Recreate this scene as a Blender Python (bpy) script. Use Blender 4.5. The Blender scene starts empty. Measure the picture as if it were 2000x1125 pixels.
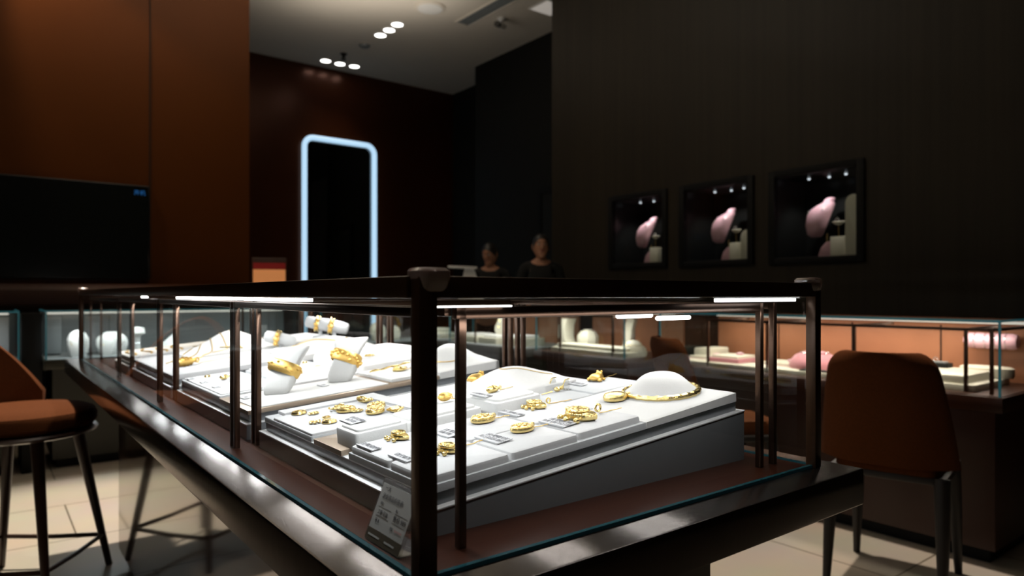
import bpy, bmesh, math, random
from mathutils import Matrix, Vector
random.seed(7)
PI = math.pi
scene = bpy.context.scene
COL = scene.collection

# ------------------------------------------------------------------ survey of the place
F, HOR, EYE = 1342.0, 574.0, 1.08          # focal length (px of a 2000 px frame), horizon row, eye height
OX, OY = -.0906, .6662                     # near glass corner of the island case
UX, UY = .7919, .6108                      # its short side; the long side is perpendicular
SL, U0, Z0 = .0852, .062, .8315            # slope and low edge of the display platforms
AL = math.atan(SL)
PITCH = .663
def T(x, y, z): return Matrix.Translation((x, y, z))
def R(a, ax='Z'): return Matrix.Rotation(a, 4, ax)
def S(x, y, z): return Matrix.Diagonal((x, y, z, 1))
ANG = math.atan2(UY, UX)
CASE = T(OX, OY, 0) @ R(ANG)
def TILT(k): return CASE @ T(U0, .092+PITCH*k, Z0) @ R(-AL, 'Y')
def on_tilt(px, py, n, k):
    "where a sight line meets the sloping platform k at height n above it (s, t)"
    d = Vector(((px-1000)/F, 1, -(py-HOR)/F)); o = Vector((0, 0, EYE))
    inv = TILT(k).inverted(); o2 = inv @ o; d2 = inv.to_3x3() @ d
    q = (n-o2.z)/d2.z
    p = o2+d2*q
    return p.x, p.y
def on_z(px, py, z):
    y = (EYE-z)*F/(py-HOR)
    return Vector(((px-1000)/F*y, y, z))

# ------------------------------------------------------------------ materials
MATS = {}
def mat(name, col=(.5,.5,.5), rough=.5, metal=0., emit=None, es=0., noise=0., nscale=20., stretch=(1,1,1), spec=.5, coat=0., sheen=0., bump=0., bscale=200.):
    if name in MATS: return MATS[name]
    m = bpy.data.materials.new(name); m.use_nodes = True
    nt = m.node_tree; b = nt.nodes['Principled BSDF']
    b.inputs['Base Color'].default_value = (*col, 1); b.inputs['Roughness'].default_value = rough
    b.inputs['Metallic'].default_value = metal; b.inputs['Specular IOR Level'].default_value = spec
    b.inputs['Coat Weight'].default_value = coat; b.inputs['Coat Roughness'].default_value = .08
    b.inputs['Sheen Weight'].default_value = sheen
    if emit: b.inputs['Emission Color'].default_value = (*emit, 1); b.inputs['Emission Strength'].default_value = es
    if noise or bump:
        tc = nt.nodes.new('ShaderNodeTexCoord'); mp = nt.nodes.new('ShaderNodeMapping'); mp.inputs['Scale'].default_value = stretch
        nt.links.new(tc.outputs['Object'], mp.inputs['Vector'])
    if noise:
        n = nt.nodes.new('ShaderNodeTexNoise'); n.inputs['Scale'].default_value = nscale; n.inputs['Detail'].default_value = 4
        nt.links.new(mp.outputs['Vector'], n.inputs['Vector'])
        r = nt.nodes.new('ShaderNodeMapRange'); r.inputs['To Min'].default_value = 1-noise; r.inputs['To Max'].default_value = 1+noise
        nt.links.new(n.outputs['Fac'], r.inputs['Value'])
        x = nt.nodes.new('ShaderNodeVectorMath'); x.operation = 'SCALE'; x.inputs[0].default_value = col
        nt.links.new(r.outputs['Result'], x.inputs['Scale']); nt.links.new(x.outputs['Vector'], b.inputs['Base Color'])
    if bump:
        n = nt.nodes.new('ShaderNodeTexNoise'); n.inputs['Scale'].default_value = bscale
        nt.links.new(mp.outputs['Vector'], n.inputs['Vector'])
        bp = nt.nodes.new('ShaderNodeBump'); bp.inputs['Strength'].default_value = bump; bp.inputs['Distance'].default_value = .002
        nt.links.new(n.outputs['Fac'], bp.inputs['Height']); nt.links.new(bp.outputs['Normal'], b.inputs['Normal'])
    MATS[name] = m
    return m
def glassmat(name, tint=(1,1,1), k0=.05, k1=.9, milk=0., milkcol=(.8,.8,.8), rough=0.):
    m = bpy.data.materials.new(name); m.use_nodes = True; nt = m.node_tree
    nt.nodes.remove(nt.nodes['Principled BSDF']); out = nt.nodes['Material Output']
    lw = nt.nodes.new('ShaderNodeLayerWeight'); lw.inputs['Blend'].default_value = .5
    pw = nt.nodes.new('ShaderNodeMath'); pw.operation = 'POWER'; pw.inputs[1].default_value = 5
    nt.links.new(lw.outputs['Facing'], pw.inputs[0])
    mr = nt.nodes.new('ShaderNodeMapRange'); mr.inputs['To Min'].default_value = k0; mr.inputs['To Max'].default_value = k1
    nt.links.new(pw.outputs[0], mr.inputs['Value'])
    tr = nt.nodes.new('ShaderNodeBsdfTransparent'); tr.inputs['Color'].default_value = (*tint, 1)
    gl = nt.nodes.new('ShaderNodeBsdfGlossy'); gl.inputs['Roughness'].default_value = rough
    mx = nt.nodes.new('ShaderNodeMixShader')
    nt.links.new(mr.outputs['Result'], mx.inputs['Fac']); nt.links.new(gl.outputs[0], mx.inputs[2])
    if milk:
        df = nt.nodes.new('ShaderNodeBsdfDiffuse'); df.inputs['Color'].default_value = (*milkcol, 1)
        m2 = nt.nodes.new('ShaderNodeMixShader'); m2.inputs['Fac'].default_value = milk
        nt.links.new(tr.outputs[0], m2.inputs[1]); nt.links.new(df.outputs[0], m2.inputs[2]); nt.links.new(m2.outputs[0], mx.inputs[1])
    else: nt.links.new(tr.outputs[0], mx.inputs[1])
    nt.links.new(mx.outputs[0], out.inputs['Surface'])
    MATS[name] = m
    return m
GLASS = glassmat('clear glass', (.96,.985,.98), .055, .85)
GLASSB = glassmat('counter glass', (.93,.97,.965), .05, .8)
ACRYL = glassmat('clear acrylic', (.93,.93,.92), .10, .9, .06)
GUARD = glassmat('soft clear plastic', (.86,.76,.72), .24, .95, .38, (.85,.66,.60), .15)
BRONZE = mat('dark bronze', (.075,.036,.017), .30, .4, noise=.15, nscale=60, stretch=(1,1,8))
BRONZEB = mat('bronze inner frame', (.080,.045,.030), .28, .85, noise=.15, nscale=60, stretch=(1,1,8))
LEDGE = mat('brushed bronze ledge', (.085,.070,.062), .17, .8, noise=.25, nscale=40, stretch=(30,2,1), bump=.06, bscale=60)
DECK = mat('copper deck', (.062,.018,.009), .28, .3, noise=.2, nscale=50, stretch=(2,40,1))
PEDESTAL = mat('polished dark pedestal', (.055,.026,.015), .06, .0, noise=.1, nscale=8, spec=.9, coat=.6)
GREY = mat('grey lacquer tier', (.22,.23,.24), .2, 0, noise=.05, nscale=30, spec=.5)
EDGEHI = mat('painted tier edge highlight', (.92,.92,.93), .35, 0, noise=.03)  # near-white tone paints in the bright highlight along the tier edges
FELTG = mat('pale grey felt', (.62,.63,.645), .95, 0, noise=.05, nscale=300, sheen=.2, bump=.15, bscale=600)
FELT = mat('white suede', (.80,.79,.775), .95, 0, noise=.04, nscale=200, sheen=.15, bump=.12, bscale=500)
FELTP = mat('pearl pad', (.70,.695,.70), .9, 0, noise=.03, nscale=200, bump=.1, bscale=400)
PINK = mat('pink suede', (.50,.20,.235), .8, 0, noise=.06, nscale=100, sheen=.2)
PINKL = mat('pale pink leather', (.70,.42,.50), .35, 0, noise=.06, nscale=60)
CREAM = mat('cream leatherette', (.66,.63,.52), .6, 0, noise=.05, nscale=90)
CHAMP = mat('champagne metal', (.42,.325,.245), .33, .55, noise=.08, nscale=60, stretch=(1,20,1))
GOLD = mat('polished gold', (1.0,.78,.33), .26, 1., noise=.05, nscale=150, bump=.25, bscale=500)
GOLDM = mat('matt gold', (1.0,.66,.20), .42, 1., noise=.08, nscale=200, bump=.3, bscale=400)
CHAIN = mat('fine gold chain', (.90,.64,.24), .35, .8, noise=.1, nscale=900)
SILVER = mat('silver', (.75,.76,.78), .2, 1., noise=.05)
TAGPL = mat('tag plastic', (.66,.665,.685), .45, 0, noise=.04, nscale=40, spec=.3)
INK = mat('dark ink', (.05,.05,.06), .6, 0, noise=.05)
INKG = mat('grey ink', (.20,.20,.22), .6, 0, noise=.05)
INKR = mat('red ink', (.75,.25,.22), .6, 0, noise=.05)
PAPER = mat('printed card', (.66,.65,.63), .7, 0, noise=.03)
STRIPB = mat('brown card strip', (.11,.085,.055), .6, 0, noise=.05)
TEAL = mat('teal glass edge', (.015,.075,.09), .15, 0, noise=.1, spec=.6, emit=(.03,.13,.16), es=.02)  # faint emission added so the glass edge glows, though it is no lamp
TEALB = mat('teal counter edge', (.02,.10,.12), .15, 0, noise=.1, spec=.6, emit=(.05,.20,.23), es=.22)  # emission put into the colour so counter edges show as lit teal lines
LED = mat('white led strip', (.9,.9,.9), .4, emit=(1,.97,.95), es=7, noise=.01)
LEDF = mat('dimmed led strip and reflection', (.9,.9,.9), .4, emit=(1,.97,.95), es=2.6, noise=.01)
LEDW = mat('soft led strip', (.9,.9,.85), .4, emit=(1,.93,.82), es=.6, noise=.01)
TUBE = mat('blue white led tube', (.5,.6,.7), .4, emit=(.46,.70,.92), es=1.0, noise=.01)
MIRROR = mat('tinted mirror', (.20,.20,.20), .03, 1., noise=.02)
BLACK = mat('matt black', (.006,.006,.006), .6, 0, noise=.1, spec=.2)
BLACKG = mat('gloss black', (.006,.006,.007), .12, 0, noise=.1)
RUST = mat('rust brown upholstery', (.082,.0225,.0042), .95, 0, noise=.35, nscale=160, spec=.15, bump=.5, bscale=250)
LEGW = mat('dark walnut legs', (.035,.015,.009), .35, 0, noise=.3, nscale=20, stretch=(1,1,.1), coat=.2)
LEGB = mat('black brown legs', (.008,.005,.004), .5, 0, noise=.2, nscale=20)
PLASTER = mat('warm grey plaster ceiling', (.66,.61,.53), .9, 0, noise=.03, nscale=3)
ORANGE = mat('lacquered rust wall', (.090,.025,.0035), .34, .35, noise=.18, nscale=1.2, stretch=(1,1,.6), spec=.25)
REDBR = mat('dark red brown wall', (.065,.017,.005), .26, .4, noise=.2, nscale=1.5, spec=.3)
VENEER = mat('dark grooved veneer', (.026,.020,.012), .5, 0, noise=.55, nscale=22, stretch=(1,1,.02), spec=.3)
NEAR_BLACK = mat('black wall panel', (.010,.010,.008), .6, 0, noise=.2, nscale=3, spec=.2)
COPPER = mat('copper brown back panel', (.36,.145,.07), .45, .1, noise=.12, nscale=10)
CABDARK = mat('dark olive cabinet', (.020,.019,.011), .5, 0, noise=.15, nscale=4)
CABBR = mat('reddish cabinet', (.034,.010,.004), .38, 0, noise=.2, nscale=6, stretch=(1,1,.1))
SLATE = mat('slate back panel', (.20,.22,.225), .5, 0, noise=.1, nscale=8)
WHITEP = mat('white plastic', (.75,.75,.73), .5, 0, noise=.02)
LAMP = mat('downlight lens', (1,1,1), .3, emit=(1,.97,.92), es=6, noise=.01)
SKIN = mat('skin', (.42,.20,.12), .6, 0, noise=.08, nscale=30)
HAIR = mat('black hair', (.010,.008,.007), .4, 0, noise=.3, nscale=80)
SUIT = mat('dark suit cloth', (.009,.009,.009), .95, 0, noise=.2, nscale=200)
EYEW = mat('eye white', (.5,.5,.48), .3, 0, noise=.02)
LIPS = mat('lips', (.35,.09,.07), .5, 0, noise=.05)
BLUE = mat('blue screen mark', (.02,.1,.3), .4, emit=(.02,.20,.62), es=.35, noise=.01)
def floor_material():
    m = bpy.data.materials.new('beige floor tile'); m.use_nodes = True; nt = m.node_tree; b = nt.nodes['Principled BSDF']
    tc = nt.nodes.new('ShaderNodeTexCoord'); br = nt.nodes.new('ShaderNodeTexBrick')
    nt.links.new(tc.outputs['Object'], br.inputs['Vector'])
    br.offset = .5; br.inputs['Scale'].default_value = 1; br.inputs['Brick Width'].default_value = 1.2; br.inputs['Row Height'].default_value = .6
    br.inputs['Mortar Size'].default_value = .004; br.inputs['Mortar'].default_value = (.16,.13,.09,1)
    br.inputs['Color1'].default_value = (.56,.49,.40,1); br.inputs['Color2'].default_value = (.53,.46,.375,1)
    n = nt.nodes.new('ShaderNodeTexNoise'); n.inputs['Scale'].default_value = 3; n.inputs['Detail'].default_value = 6
    nt.links.new(tc.outputs['Object'], n.inputs['Vector'])
    mx = nt.nodes.new('ShaderNodeMix'); mx.data_type = 'RGBA'; mx.blend_type = 'MULTIPLY'; mx.inputs[0].default_value = .25
    nt.links.new(br.outputs['Color'], mx.inputs[6]); nt.links.new(n.outputs['Color'], mx.inputs[7])
    nt.links.new(mx.outputs[2], b.inputs['Base Color']); b.inputs['Roughness'].default_value = .35
    return m
FLOOR = floor_material()

# ------------------------------------------------------------------ mesh builder
class MB:
    def __init__(self): self.bm = bmesh.new()
    def _bev(self, vs, b, seg):
        es = list({e for v in vs for e in v.link_edges})
        bmesh.ops.bevel(self.bm, geom=es, offset=b, segments=seg, affect='EDGES', profile=.5, clamp_overlap=True)
    def box(self, x0, x1, y0, y1, z0, z1, b=0, seg=2, M=None):
        m = T((x0+x1)/2, (y0+y1)/2, (z0+z1)/2) @ S(x1-x0, y1-y0, z1-z0)
        if M: m = M @ m
        r = bmesh.ops.create_cube(self.bm, size=1, matrix=m)
        if b: self._bev(r['verts'], b, seg)
        return self
    def prism(self, poly, z0, z1, b=0, seg=2, M=None):
        M = M or Matrix()
        lo = [self.bm.verts.new(M @ Vector((x, y, z0))) for x, y in poly]; hi = [self.bm.verts.new(M @ Vector((x, y, z1))) for x, y in poly]
        n = len(poly)
        self.bm.faces.new(lo[::-1]); top = self.bm.faces.new(hi)
        for i in range(n): self.bm.faces.new((lo[i], lo[(i+1) % n], hi[(i+1) % n], hi[i]))
        if b: bmesh.ops.bevel(self.bm, geom=list(top.edges), offset=b, segments=seg, affect='EDGES', profile=.5, clamp_overlap=True)
        return self
    def quad(self, *p):
        self.bm.faces.new([self.bm.verts.new(q) for q in p]); return self
    def cone(self, p0, p1, r0, r1, seg=16):
        return self.tube([p0, p1], [r0, r1], seg)
    def tube(self, path, r, seg=8, closed=False, flat=1.):
        P = [Vector(p) for p in path]; n = len(P)
        rr = r if isinstance(r, (list, tuple)) else [r]*n
        rings = []; up = None
        for i in range(n):
            a = P[(i-1) % n] if (closed or i) else P[0]; c = P[(i+1) % n] if (closed or i < n-1) else P[-1]
            d = (c-a).normalized()
            if up is None:
                up = Vector((0, 0, 1)) if abs(d.z) < .9 else Vector((1, 0, 0))
            sd = d.cross(up)
            if sd.length < 1e-6: sd = d.orthogonal()
            sd.normalize(); up = sd.cross(d).normalized()
            rings.append([self.bm.verts.new(P[i]+(sd*math.cos(2*PI*j/seg)+up*math.sin(2*PI*j/seg)*flat)*rr[i]) for j in range(seg)])
        for i in range(n if closed else n-1):
            A, B = rings[i], rings[(i+1) % n]
            for j in range(seg): self.bm.faces.new((A[j], B[j], B[(j+1) % seg], A[(j+1) % seg]))
        if not closed:
            self.bm.faces.new(rings[0]); self.bm.faces.new(rings[-1][::-1])
        return self
    def lathe(self, prof, seg=24, M=None, sx=1., sy=1.):
        M = M or Matrix(); rings = []
        for r, z in prof:
            if r < 1e-6: rings.append([self.bm.verts.new(M @ Vector((0, 0, z)))])
            else: rings.append([self.bm.verts.new(M @ Vector((r*sx*math.cos(2*PI*j/seg), r*sy*math.sin(2*PI*j/seg), z))) for j in range(seg)])
        for A, B in zip(rings, rings[1:]):
            for j in range(seg):
                k = (j+1) % seg
                if len(A) == 1 and len(B) == 1: continue
                if len(A) == 1: self.bm.faces.new((A[0], B[j], B[k]))
                elif len(B) == 1: self.bm.faces.new((A[j], A[k], B[0]))
                else: self.bm.faces.new((A[j], A[k], B[k], B[j]))
        for q, rev in ((rings[0], True), (rings[-1], False)):
            if len(q) > 1: self.bm.faces.new(q[::-1] if rev else q)
        return self
    def ball(self, c, r, M=None, u=14, v=9):
        r = (r, r, r) if not isinstance(r, (tuple, list)) else r
        m = (M or Matrix()) @ T(*c) @ S(*r)
        bmesh.ops.create_uvsphere(self.bm, u_segments=u, v_segments=v, radius=1, matrix=m); return self
    def torus(self, R0, r, M=None, seg=28, s2=8, sx=1., sy=1., flat=1.):
        M = M or Matrix()
        return self.tube([M @ Vector((R0*sx*math.cos(2*PI*i/seg), R0*sy*math.sin(2*PI*i/seg), 0)) for i in range(seg)], r, s2, True, flat)
    def field(self, f, x0, x1, y0, y1, nx, ny, zb):
        g = [[self.bm.verts.new((x0+(x1-x0)*i/nx, y0+(y1-y0)*j/ny, f(x0+(x1-x0)*i/nx, y0+(y1-y0)*j/ny))) for j in range(ny+1)] for i in range(nx+1)]
        for i in range(nx):
            for j in range(ny): self.bm.faces.new((g[i][j], g[i+1][j], g[i+1][j+1], g[i][j+1]))
        loop = [g[i][0] for i in range(nx+1)]+[g[nx][j] for j in range(1, ny+1)]+[g[i][ny] for i in range(nx-1, -1, -1)]+[g[0][j] for j in range(ny-1, 0, -1)]
        low = [self.bm.verts.new((v.co.x, v.co.y, zb)) for v in loop]; n = len(loop)
        for i in range(n): self.bm.faces.new((loop[i], low[i], low[(i+1) % n], loop[(i+1) % n]))
        self.bm.faces.new(low[::-1]); return self
    def loft(self, rings, cap=True):
        V = [[self.bm.verts.new(p) for p in r] for r in rings]
        for A, B in zip(V, V[1:]):
            n = len(A)
            for j in range(n): self.bm.faces.new((A[j], A[(j+1) % n], B[(j+1) % n], B[j]))
        if cap: self.bm.faces.new(V[0][::-1]); self.bm.faces.new(V[-1])
        return self
    def text(self, s, size, M=None, depth=.0004, align='CENTER'):
        cu = bpy.data.curves.new('glyphs', 'FONT'); cu.body = s; cu.size = size; cu.extrude = depth; cu.align_x = align; cu.resolution_u = 2
        o = bpy.data.objects.new('glyphs', cu); COL.objects.link(o)
        dg = bpy.context.evaluated_depsgraph_get(); me = bpy.data.meshes.new_from_object(o.evaluated_get(dg))
        if M: me.transform(M)
        self.bm.from_mesh(me)
        bpy.data.objects.remove(o); bpy.data.meshes.remove(me); bpy.data.curves.remove(cu); return self
    def build(self, name, m, parent=None, M=None, smooth=True, ang=.6):
        bm = self.bm
        bmesh.ops.recalc_face_normals(bm, faces=bm.faces)
        for f in bm.faces: f.smooth = smooth
        for e in bm.edges:
            if len(e.link_faces) == 2 and e.calc_face_angle(0) > ang: e.smooth = False
        me = bpy.data.meshes.new(name); bm.to_mesh(me); bm.free(); me.materials.append(m)
        o = bpy.data.objects.new(name, me); COL.objects.link(o)
        if parent: o.parent = parent
        if M: o.matrix_basis = M
        return o
    def panes(self, name, m, parent=None, M=None): return self.build(name, m, parent, M, smooth=False)

def tag(o, label, cat, group=None, kind=None):
    if label: o['label'] = label
    if cat: o['category'] = cat
    if group: o['group'] = group
    if kind: o['kind'] = kind
    return o
def thing(name, label, cat, M=None, group=None):
    o = bpy.data.objects.new(name, None); COL.objects.link(o); o.empty_display_size = .05
    if M: o.matrix_basis = M
    return tag(o, label, cat, group)
def struct(name, mb, m, M=None):
    o = mb.build(name, m, None, M); o['kind'] = 'structure'; return o
def light(kind, loc, energy, col=(1,1,1), size=.1, size_y=None, target=None, angle=None, M=None, blend=.5, spread=None):
    L = bpy.data.lights.new('lamp_light', kind); L.energy = energy; L.color = col
    if kind == 'AREA':
        L.size = size
        if size_y: L.shape = 'RECTANGLE'; L.size_y = size_y
        if spread: L.spread = spread
    else: L.shadow_soft_size = size
    if kind == 'SPOT': L.spot_size = angle or 1.2; L.spot_blend = blend
    o = bpy.data.objects.new('lamp_light', L); COL.objects.link(o)
    p = Vector(loc)
    if target is not None:
        d = Vector(target)-p; q = d.to_track_quat('-Z', 'Y').to_matrix().to_4x4()
    else: q = Matrix()
    m = T(*p) @ q
    o.matrix_basis = (M @ m) if M else m
    return o
def c2w(u, v, z): return CASE @ Vector((u, v, z))

# ================================================================== SETTING
struct('floor', MB().box(-5, 7, -4, 9, -.1, 0), FLOOR, CASE)
struct('ceiling', MB().box(-5, 7, -4, 9, 4.2, 4.3), PLASTER, CASE)
wl = struct('wall_left', MB().box(-5, 1.523, 5.6, 8.5, 0, 4.2), ORANGE, CASE)
struct('trim_1', MB().box(.735, .743, 5.594, 5.601, 1.2, 4.2), BLACK, CASE)
struct('wall_back', MB().box(1.523, 6.2, 8.5, 8.7, 0, 4.2), REDBR, CASE)
struct('wall_far_right', MB().box(5.03, 5.5, 4.64, 7.2, 0, 4.2).box(5.5, 5.9, 4.64, 8.5, 0, 4.2), NEAR_BLACK, CASE)
NICHE = []
for (xa, xb, yta, ytb, yba, ybb) in ((1191,1303,384,370,526,521), (1329,1472,363,343,521,518), (1504,1688,335,311,515,513)):
    o = CASE.inverted() @ Vector((0, 0, EYE)); r = []
    for x, yt, yb in ((xa, yta, yba), (xb, ytb, ybb)):
        d = CASE.inverted().to_3x3() @ Vector(((x-1000)/F, 1, 0)); q = (4.2-o.x)/d.x
        r.append((o.y+d.y*q, EYE+(HOR-yt)/F*q, EYE+(HOR-yb)/F*q))
    NICHE.append((r[1][0], r[0][0], (r[0][2]+r[1][2])/2, (r[0][1]+r[1][1])/2))   # v0, v1, z0, z1
zb = min(n[2] for n in NICHE)-.0; zt = max(n[3] for n in NICHE)
w = MB()
w.box(4.2, 4.7, -4, 4.64, 0, zb).box(4.2, 4.7, -4, 4.64, zt, 4.2)
vs = sorted(NICHE)
edge = -4
for v0, v1, z0, z1 in vs:
    w.box(4.2, 4.7, edge, v0, zb, zt)
    if z0 > zb+.001: w.box(4.2, 4.7, v0, v1, zb, z0)
    if z1 < zt-.001: w.box(4.2, 4.7, v0, v1, z1, zt)
    w.box(4.66, 4.7, v0, v1, z0, z1)
    edge = v1
w.box(4.2, 4.7, edge, 4.64, zb, zt)
struct('wall_right', w, VENEER, CASE)
struct('wall_front', MB().box(-5, 7, -4.1, -3.9, 0, 4.2), VENEER, CASE)
struct('wall_outer_left', MB().box(-5.1, -4.9, -4, 9, 0, 4.2), VENEER, CASE)
# dark door in the black wall
d1 = struct('door_1', MB().box(5.0, 5.032, 4.75, 5.75, .01, 2.28, .004), NEAR_BLACK, CASE)
MB().box(4.99, 5.03, 5.75, 5.82, 0, 2.35).box(4.99, 5.03, 4.68, 4.75, 0, 2.35).box(4.99, 5.03, 4.68, 5.82, 2.285, 2.35).build('door_frame', BLACK, d1)
MB().tube([(4.97,5.62,.9), (4.97,5.62,1.3)], .012, 10).tube([(4.97,5.62,.92), (5.005,5.62,.92)], .008, 8).tube([(4.97,5.62,1.28), (5.005,5.62,1.28)], .008, 8).build('door_handle', BRONZEB, d1)
struct('baseboard_back', MB().box(1.53, 5.5, 8.47, 8.5, 0, .12, .004), BLACK, CASE)

# ------------------------------------------------------------------ ceiling fittings
def ceil_pt(px, py):
    y = (4.2-EYE)*F/(HOR-py); return Vector(((px-1000)/F*y, y, 4.2))
for i, (px, py, lb) in enumerate(((743,68,'round lit ceiling downlight, lowest and leftmost of the slanting row of three'), (760,58,'round lit ceiling downlight, middle of the slanting row of three'),
        (776,47,'round lit ceiling downlight, upper right one of the slanting row of three'), (636,118,'round lit ceiling downlight near the back wall, leftmost of its row of three'),
        (664,124,'round lit ceiling downlight near the back wall, middle of its row of three'), (692,129,'round lit ceiling downlight near the back wall, rightmost of its row of three'))):
    p = ceil_pt(px, py)
    t = thing('downlight', lb, 'ceiling light', T(*p), 'recessed ceiling downlights')
    MB().lathe([(.066,0), (.082,0), (.082,-.006), (.066,-.010), (.066,0)], 28).build('trim_ring', WHITEP, t)
    MB().lathe([(0,-.008), (.03,-.008), (.064,-.004), (.064,-.001), (0,-.001)], 24).build('lens', LAMP, t)
p = ceil_pt(840, 14)
t = thing('ceiling_speaker', 'large round white ceiling speaker disc above the slanting downlights', 'speaker', T(*p))
MB().lathe([(0,-.028), (.10,-.028), (.135,-.024), (.135,0), (0,0)], 36).build('grille', WHITEP, t)
MB().lathe([(.137,0), (.165,0), (.165,-.012), (.15,-.02), (.137,-.02), (.137,0)], 36).build('rim', PLASTER, t)
a, b = ceil_pt(902, 46), ceil_pt(985, 0.5); b = b+(b-a)*.6
dv = (b-a).normalized(); ang = math.atan2(dv.y, dv.x); L = (b-a).length
t = thing('linear_air_vent', 'long grey slotted air vent running across the ceiling', 'vent', T(*a) @ R(ang))
MB().box(0, L, -.10, -.078, -.014, 0, .003).box(0, L, .078, .10, -.014, 0, .003).box(0, .02, -.10, .10, -.014, 0).box(L-.02, L, -.10, .10, -.014, 0).build('frame', PLASTER, t)
MB().box(.02, L-.02, -.078, .078, -.002, 0).build('backing', BLACK, t)
s = MB()
for i in range(5): s.box(.02, L-.02, -.066+i*.033-.010, -.066+i*.033+.010, -.010, -.004, M=None)
s.build('slats', SLATE, t)
p = ceil_pt(980, 36)
t = thing('security_camera', 'small white bullet camera with a dark lens under the ceiling', 'camera', T(*p) @ R(-2.0))
MB().lathe([(.05,0), (.05,-.012), (.02,-.03), (.018,-.07), (0,-.07)], 20).build('mount', WHITEP, t)
MB().tube([(-.05,0,-.075), (.09,0,-.10)], [.036,.036], 18).build('housing', WHITEP, t)
MB().tube([(.088,0,-.0995), (.13,0,-.107)], [.036,.034], 18).build('lens_hood', BLACKG, t)
p = ceil_pt(712, 87)
t = thing('smoke_detector', 'small round olive grey smoke detector between the two downlight rows', 'detector', T(*p))
MB().lathe([(.07,0), (.07,-.012), (.055,-.035), (0,-.038)], 24).build('cover', SLATE, t)
MB().lathe([(.075,0), (.075,-.006), (.070,-.006), (.070,0)], 24).build('base_ring', PLASTER, t)
p = ceil_pt(671, 105)
t = thing('sprinkler_head', 'tiny dark sprinkler head hanging above the back row of downlights', 'sprinkler', T(*p))
MB().lathe([(.045,0), (.045,-.008), (.02,-.012), (0,-.012)], 20).build('escutcheon', BLACK, t)
MB().tube([(0,0,-.01), (0,0,-.055)], .013, 10).tube([(.014,0,-.02), (.018,0,-.06), (0,0,-.075)], .004, 6).tube([(-.014,0,-.02), (-.018,0,-.06), (0,0,-.075)], .004, 6).lathe([(0,-.078), (.03,-.078), (.03,-.074), (0,-.074)], 16).build('nozzle', BLACK, t)
p = ceil_pt(1072, 14)
t = thing('panel_light', 'pale square ceiling panel at the top of the dark veneer wall', 'ceiling light', T(*p) @ R(ANG))
MB().box(-.16, .16, -.16, .16, -.012, 0, .003).build('frame', WHITEP, t)
MB().box(-.14, .14, -.14, .14, -.015, -.011).build('diffuser', mat('dim diffuser', (.8,.8,.8), .4, emit=(1,.9,.8), es=.25, noise=.01), t)

# ------------------------------------------------------------------ mirror with lit frame
t = thing('lit_mirror', 'tall rounded mirror framed by a glowing blue white tube on the back wall', 'mirror', CASE @ T(3.615, 8.5, 0))
hw, zt2, zb2, rc = .515, 3.20, .12, .13
path = []
for cx, cz, a0 in ((hw-rc, zt2-rc, 0), (-hw+rc, zt2-rc, 90), (-hw+rc, zb2+rc, 180), (hw-rc, zb2+rc, 270)):
    for i in range(9):
        a = math.radians(a0+i*90/8); path.append((cx+rc*math.cos(a), -.055, cz+rc*math.sin(a)))
MB().tube(path, .036, 12, True).build('light_tube', TUBE, t)
MB().box(-hw+.02, hw-.02, -.03, -.022, zb2+.02, zt2-.02).build('mirror_glass', MIRROR, t)
MB().box(-hw+.01, hw-.01, -.022, 0, zb2+.01, zt2-.01).build('backing', BLACK, t)

# ------------------------------------------------------------------ television and the ledge below it
t = thing('television', 'large dark wall television switched to a black screen on the rust wall', 'television', CASE @ T(.053, 5.6, 1.564))
MB().box(-.675, .675, -.045, -.008, -.379, .379, .006).build('case', BLACKG, t)
MB().box(-.664, .664, -.0475, -.0445, -.366, .370).build('screen', mat('black screen', (.004,.005,.005), .18, noise=.02), t)
MB().box(-.3, .3, -.008, -.001, -.2, .2).build('wall_bracket', BLACK, t)
MB().text('开机', .042, T(.605, -.048, .305) @ R(PI/2, 'X'), .0002).build('screen_mark', BLUE, t)
t = thing('wall_ledge', 'brown lacquered wall ledge with rounded nose below the television', 'shelf', CASE @ T(-1.6, 5.6, 0))
MB().prism([(-.001,.96), (-.001,1.155), (-.20,1.155), (-.26,1.145), (-.30,1.11), (-.315,1.05), (-.31,1.0), (-.28,.965), (-.24,.955)], -2.9, 3.1, M=Matrix(((0,0,1,0),(1,0,0,0),(0,1,0,0),(0,0,0,1)))).build('ledge_body', CABBR, t)
MB().box(-2.9, 3.1, -.22, -.001, .15, .955).build('ledge_apron', BLACK, t)

# ================================================================== ISLAND CASE
W_, L_ = .7307, 2.864
t = ISL = thing('island_showcase', 'long glass island showcase with dark bronze frame and white lit interior', 'display case', CASE)
MB().box(-.055, .786, -.055, 2.92, .742, .80, .003).build('ledge', LEDGE, t)
MB().box(.006, .725, .006, L_-.006, .80, .8025).build('deck', DECK, t)
MB().box(.10, .63, .125, 2.57, .06, .742).build('pedestal', PEDESTAL, t)
MB().box(.13, .60, .16, 2.53, 0, .06).build('plinth', BLACK, t)
a = .0085
for (u, v) in ((0,0), (W_,0), (0,L_), (W_,L_)):
    q = .008 if (u, v) == (0, 0) else 0
    MB().box(u-a+q*.55, u+a+q, v-a, v+a, .80, 1.098, .0012).build('corner_post', BRONZE, t)
for (u0, u1, v0, v1) in ((a, W_-a, -a, a), (a, W_-a, L_-a, L_+a), (-a, a, a, L_-a), (W_-a, W_+a, a, L_-a)):
    MB().box(u0, u1, v0, v1, 1.0755, 1.0975, .0012).build('top_rail', BRONZE, t)
for q in ([(0,a), (0,L_-a)], [(W_,a), (W_,L_-a)]):
    MB().quad((q[0][0],q[0][1],.801), (q[1][0],q[1][1],.801), (q[1][0],q[1][1],1.0755), (q[0][0],q[0][1],1.0755)).panes('glass_pane', GLASS, t)
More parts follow.
